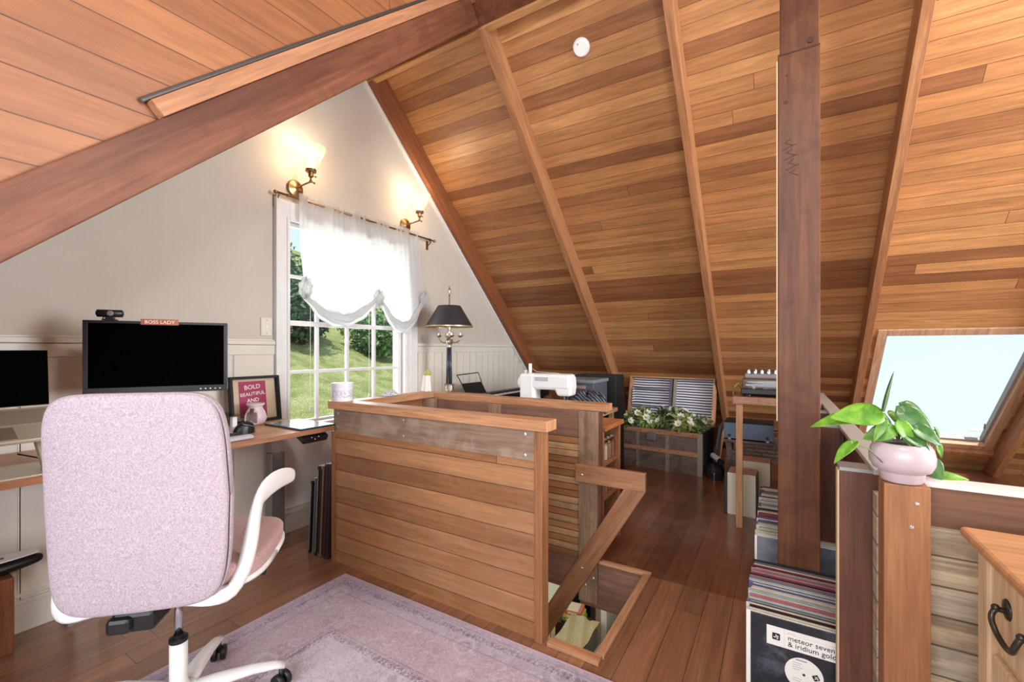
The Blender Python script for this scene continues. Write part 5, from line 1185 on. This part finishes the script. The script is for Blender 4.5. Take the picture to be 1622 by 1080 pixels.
def sc(r_, u_, f_=0): return tuple(camr*r_ + up_*u_ + camf*f_)     # metres to the right, up, away
toc = -camf
leaf(sc(-.075,.175,-.01), sc(-.185,.165,.0), toc+up_*.8, .072, .1, .05, sc(-.02,.105))
leaf(sc(-.070,.168,.02), sc(-.215,.148,.03), toc*.4+up_, .07, .1, .12, sc(-.02,.105,.01))
leaf(sc(-.052,.185,.0), sc(-.033,.285,.0), toc+camr*.9, .030, .45, -.10, sc(-.01,.105), mat=M_leafdk)
leaf(sc(.005,.178,.0), sc(.060,.105,-.045), toc+up_*.4, .078, .12, .15, sc(-.01,.105), mat=M_leafdk)
leaf(sc(.035,.185,.03), sc(.088,.120,.0), toc+camr*.6+up_*.2, .082, .2, .15, sc(.01,.105), mat=M_leafdk)
leaf(sc(-.035,.135,-.01), sc(-.085,.105,.02), toc+up_*.6, .05, .1, .2, sc(-.01,.105))
leaf(sc(-.02,.150,-.02), sc(-.012,.100,-.05), toc, .044, .2, .2, sc(-.005,.105))
leaf(sc(.012,.140,-.03), sc(.052,.108,-.06), toc+up_*.5, .05, .2, .2, sc(.0,.105), mat=M_leafdk)
leaf(sc(-.055,.155,-.01), sc(-.085,.105,-.02), toc-camr*.5, .026, .2, .2, sc(-.01,.105))
leaf(sc(-.045,.182,.02), sc(-.062,.150,.0), toc, .03, .3, .2, sc(-.01,.105))
leaf(sc(.088,.130,.0), sc(.104,.080,.0), toc+camr, .030, .3, .1, sc(.05,.115))
leaf(sc(.102,.09,.01), sc(.118,.055,.01), toc+camr*.2, .022, .3, .1)
leaf(sc(.088,.045,.02), sc(.108,-.0,.0), toc-camr*.3, .052, .1, .1, sc(.10,.085,.02), mat=M_leafdk)
leaf(sc(.118,.005,.02), sc(.178,.006,.0), toc*.6+up_, .045, .1, .1, sc(.108,.02,.02))
leaf(sc(-.14,.100,-.02), sc(-.195,.060,-.02), toc*.3+up_*.8-camr*.3, .034, .25, .25, sc(-.075,.055,-.03))
leaf(sc(.02,.15,.04), sc(.06,.165,.06), toc+up_, .06, .2, .2, sc(.01,.105,.02))
leaf(sc(-.012,.125,-.03), sc(.018,.095,-.065), toc+up_*.5, .045, .2, .2, sc(.0,.105), mat=M_leafdk)
# ============================================================ CHEST OF DRAWERS
DR = thing('chest_of_drawers', 'pale pine chest of drawers with dark swan-neck handles at the lower right', 'chest of drawers', (3.5,1.0,0))
M_pine = wood('honey_pine', [(206,172,126),(220,188,144),(230,202,160)], (0,0,1), 9, rough=.45); M_pinet = wood('pine_top', [(170,114,72),(190,132,86),(200,146,98)], (1,0,0), 9, rough=.4)
build('top', B((3.128,3.72),(.30,1.445),(.760,.782)), M_pinet, DR, bevel=.008)
build('carcass', B((3.165,3.70),(.34,1.418),(.05,.760)), M_pine, DR, bevel=.004)
build('corner_moulding', MB().prism([(3.150,1.412,.05),(3.168,1.412,.05),(3.168,1.412,.76),(3.150,1.412,.76)], (0,-.06,0)), M_pine, DR, bevel=.006)
M_iron = plain('dark_bronze', (74,68,60), .35, .8)
for i, (z0, z1) in enumerate(((.575,.735),(.345,.550),(.09,.320))):
    dr = build('drawer', B((3.153,3.166),(.36,1.335),(z0,z1)), M_pine, DR, bevel=.004)
    for yc in (1.21, .62):
        zc = (z0+z1)/2+.02
        pts = [(3.150,yc+.055,zc),(3.136,yc+.055,zc-.0),(3.129,yc+.052,zc-.018),(3.131,yc+.032,zc-.038),(3.133,yc,zc-.046),(3.131,yc-.032,zc-.038),(3.129,yc-.052,zc-.018),(3.136,yc-.055,zc),(3.150,yc-.055,zc)]
        Q = []
        for a_ in range(len(pts)-1):
            p0_, p1_, p2_, p3_ = [Vector(pts[max(0, min(len(pts)-1, k_))]) for k_ in (a_-1, a_, a_+1, a_+2)]
            for t_ in (0,.25,.5,.75): Q.append(.5*((2*p1_)+(p2_-p0_)*t_+(2*p0_-5*p1_+4*p2_-p3_)*t_**2+(3*p1_-p0_-3*p2_+p3_)*t_**3))
        Q.append(Vector(pts[-1]))
        hd = build('handle', MB().tube(Q, .0052, 10), M_iron, dr, smooth=True)
        for s_ in (-1, 1): 
            MBx = MB().lathe([(.021,0),(.019,.003),(.008,.006)], (3.153,yc+.055*s_,zc+.004), 20, (-1,0,0)).ball((3.136,yc+.055*s_,zc+.004), .007, seg=10)
            for v in MBx.bm.verts: pass
            build('handle', MBx, M_iron, dr, smooth=True)
GLB = thing('added_fill_globe', 'added white globe lamp for fill light, out of view above the camera', 'lamp', (3.0,.62,3.72))  # lamp added out of view to even out the room's brightness
build('ceiling_rose', MB().lathe([(.06,3.70),(.06,3.72)], (3.0,.62,0), 24), M_brass, GLB)
build('cord', MB().tube([(3.0,.62,3.70),(3.0,.62,2.78)], .004, 6), M_black, GLB)
build('cap', MB().lathe([(.05,2.755),(.03,2.79)], (3.0,.62,0), 24), M_brass, GLB)
def mg():  # glowing shell shared by the two added lamps
    s = NT('added_globe_glow'); t = s.new('ShaderNodeBsdfTransparent'); e = s.new('ShaderNodeEmission'); e.inputs[0].default_value = lin((255,244,228)); e.inputs[1].default_value = 1.5
    a = s.new('ShaderNodeAddShader'); s.l(t.outputs[0], a.inputs[0]); s.l(e.outputs[0], a.inputs[1]); s.l(a.outputs[0], s.n['Material Output'].inputs['Surface']); return s.m
mg_ = mg(); build('globe', MB().ball((3.0,.62,2.62), .14, seg=32), mg_, GLB, smooth=True)
GLC = thing('added_fill_globe', 'white glass globe lamp hanging from the ridge over the far right of the loft', 'lamp', (4.75,2.15,3.72))  # second lamp added out of view to brighten the far side
build('cord', MB().tube([(4.75,2.15,3.72),(4.75,2.15,2.78)], .004, 6), M_black, GLC); build('cap', MB().lathe([(.05,2.755),(.03,2.79)], (4.75,2.15,0), 24), M_brass, GLC); build('globe', MB().ball((4.75,2.15,2.62), .14, seg=32), mg_, GLC, smooth=True)
# ============================================================ DOWNSTAIRS, SEEN THROUGH THE STAIR OPENING
SF = thing('sofa', 'olive-grey sofa downstairs, seen through the stair opening', 'sofa', (1.4,5.1,LZ))
M_sofa = fabric('olive_grey_upholstery', (78,72,62), (108,100,86), 90)
def cushion(x, y, z, sx_, sy_, sz_, rx=0, rz=0):
    return MB().grid(lambda u, v: (sx_*math.copysign(abs(math.cos(2*math.pi*v))**.6, math.cos(2*math.pi*v))*math.sin(math.pi*max(.01,min(.99,u)))**.5, sy_*math.copysign(abs(math.sin(2*math.pi*v))**.6, math.sin(2*math.pi*v))*math.sin(math.pi*max(.01,min(.99,u)))**.5, -sz_*math.cos(math.pi*u)), 16, 32).xf((rx,0,rz), (x,y,z))
build('base', B((1.09,1.9),(3.9,5.7),(LZ,LZ+.28)), M_sofa, SF, bevel=.05)
build('seat_cushion', cushion(1.50,4.30,LZ+.42,.40,.40,.15), M_sofa, SF, smooth=True); build('seat_cushion', cushion(1.50,5.05,LZ+.42,.40,.38,.15), M_sofa, SF, smooth=True)
build('arm_cushion', cushion(1.33,5.25,LZ+.62,.20,.30,.22,0,20), M_sofa, SF, smooth=True); build('back_cushion', cushion(1.85,5.0,LZ+.75,.2,.45,.28), M_sofa, SF, smooth=True)
OT = thing('armchair', 'low chair under a crumpled cream throw downstairs, beside the sofa', 'armchair', (.9,4.5,LZ))
build('base', B((.68,.98),(4.12,4.84),(LZ,LZ+.44)), M_sofa, OT, bevel=.03)
tag(build('throw_blanket', MB().grid(lambda u, v: (.66+.335*u, 4.08+.76*v, LZ+.474+.012*math.sin(u*13+v*9)+.010*math.sin(v*17+u*15)*math.sin(u*9)), 40, 60), fabric('cream_throw', (176,160,118), (206,192,148), 60), smooth=True, solid=.008, thinoff=1), 'crumpled cream throw downstairs over the low chair', 'blanket')
SH = thing('shelf_unit', 'white angled shelf downstairs beyond the board games', 'shelf', (.95,4.95,LZ))
build('upright', B((1.0,1.07),(4.86,5.12),(LZ,LZ+.64)), M_white, SH, bevel=.005); build('shelf', B((.78,1.0),(5.00,5.12),(LZ+.60,LZ+.64)), M_white, SH, bevel=.005)
games = [('dark red and black board game box at the bottom of the stack downstairs', (60,30,30)),('green board game box in the stack downstairs', (110,160,70)),('yellow board game box in the stack downstairs', (214,190,60)),('red and white board game box on top of the stack downstairs', (206,110,90))]
CBX = thing('side_cabinet', 'low dark cabinet downstairs carrying board games', 'cabinet', (.60,5.0,LZ)); build('body', B((.40,.775),(4.86,5.14),(LZ,LZ+.30)), M_dark, CBX, bevel=.005)
zz = LZ+.3005
for i, (lb, c_) in enumerate(games):
    t_ = thing('board_game', lb, 'board game', (.635,4.96,zz), -6+5*i); w_ = .13-.01*i
    build('box', B((-w_,w_),(-.105,.105),(0,.045)), plain('game_box_%d' % i, c_, .5), t_, local=True, bevel=.002)
    build('box_art', MB().box((-w_*.6,w_*.5),(-.1062,-.1052),(.012,.036)).box((-w_*.7,w_*.6),(-.09,.09),(.0451,.0456)), plain('game_art_%d' % i, (230,214,180) if i else (150,60,50), .6), t_, local=True); zz += .0462
BXC = tag(build('black_box', MB().box((.42,.70),(5.30,5.5),(LZ,LZ+.68)).box((.44,.68),(5.32,5.48),(LZ+.68,LZ+.695)), M_black, bevel=.01), 'black moulded box downstairs behind the board games', 'box')
RDT = thing('striped_bench', 'cream ribbed bench seat downstairs at the left of the opening', 'bench', (-.1,5.2,LZ))
rb = MB()
for i in range(16): rb.box((-.55,.33),(4.7+.06*i,4.748+.06*i),(LZ+.42,LZ+.45))
build('ribs', rb, plain('cream_ribs', (228,220,192), .7), RDT, bevel=.008); build('base', B((-.55,.33),(4.7,5.66),(LZ,LZ+.425)), plain('cream_bench', (206,196,164), .7), RDT)
HE = thing('radiator', 'white ribbed radiator downstairs behind the fire tools', 'radiator', (.6,4.4,LZ)); rb = MB()
for i in range(8): rb.box((.30+.04*i,.33+.04*i),(4.42,4.47),(LZ+.05,LZ+.52))
build('ribs', rb, M_lwall, HE, bevel=.006); build('manifold', B((.30,.61),(4.43,4.46),(LZ,LZ+.07)), M_lwall, HE)
FT = thing('fire_tools', 'black fire tool set with looped handles downstairs', 'fire tools', (.55,4.2,LZ))
build('base', MB().lathe([(.09,0),(.09,.015),(.02,.03)], n=24), M_black, FT, local=True)
for i, (x_, y_) in enumerate(((-.07,.0),(.0,.05),(.07,.0),(.0,-.06))):
    t_ = build('tool', MB().tube([(x_,y_,.03),(x_,y_,.62)], .008, 8).tube([(x_+.02*math.sin(a),y_,.655-.035*math.cos(a)) for a in [R(k_) for k_ in range(0,361,30)]], .006, 6), M_black, FT, local=True)
build('pole', MB().tube([(0,0,.02),(0,0,.72)], .01, 8).tube([(-.07,0,.55),(.07,0,.55)], .007, 6), M_black, FT, local=True)
tag(build('timber_beam', MB().box((1.50,1.85),(3.0,4.6),(-1.40,-1.28)), M_beam), 'brown timber beam downstairs below the right edge of the stair opening', 'beam')
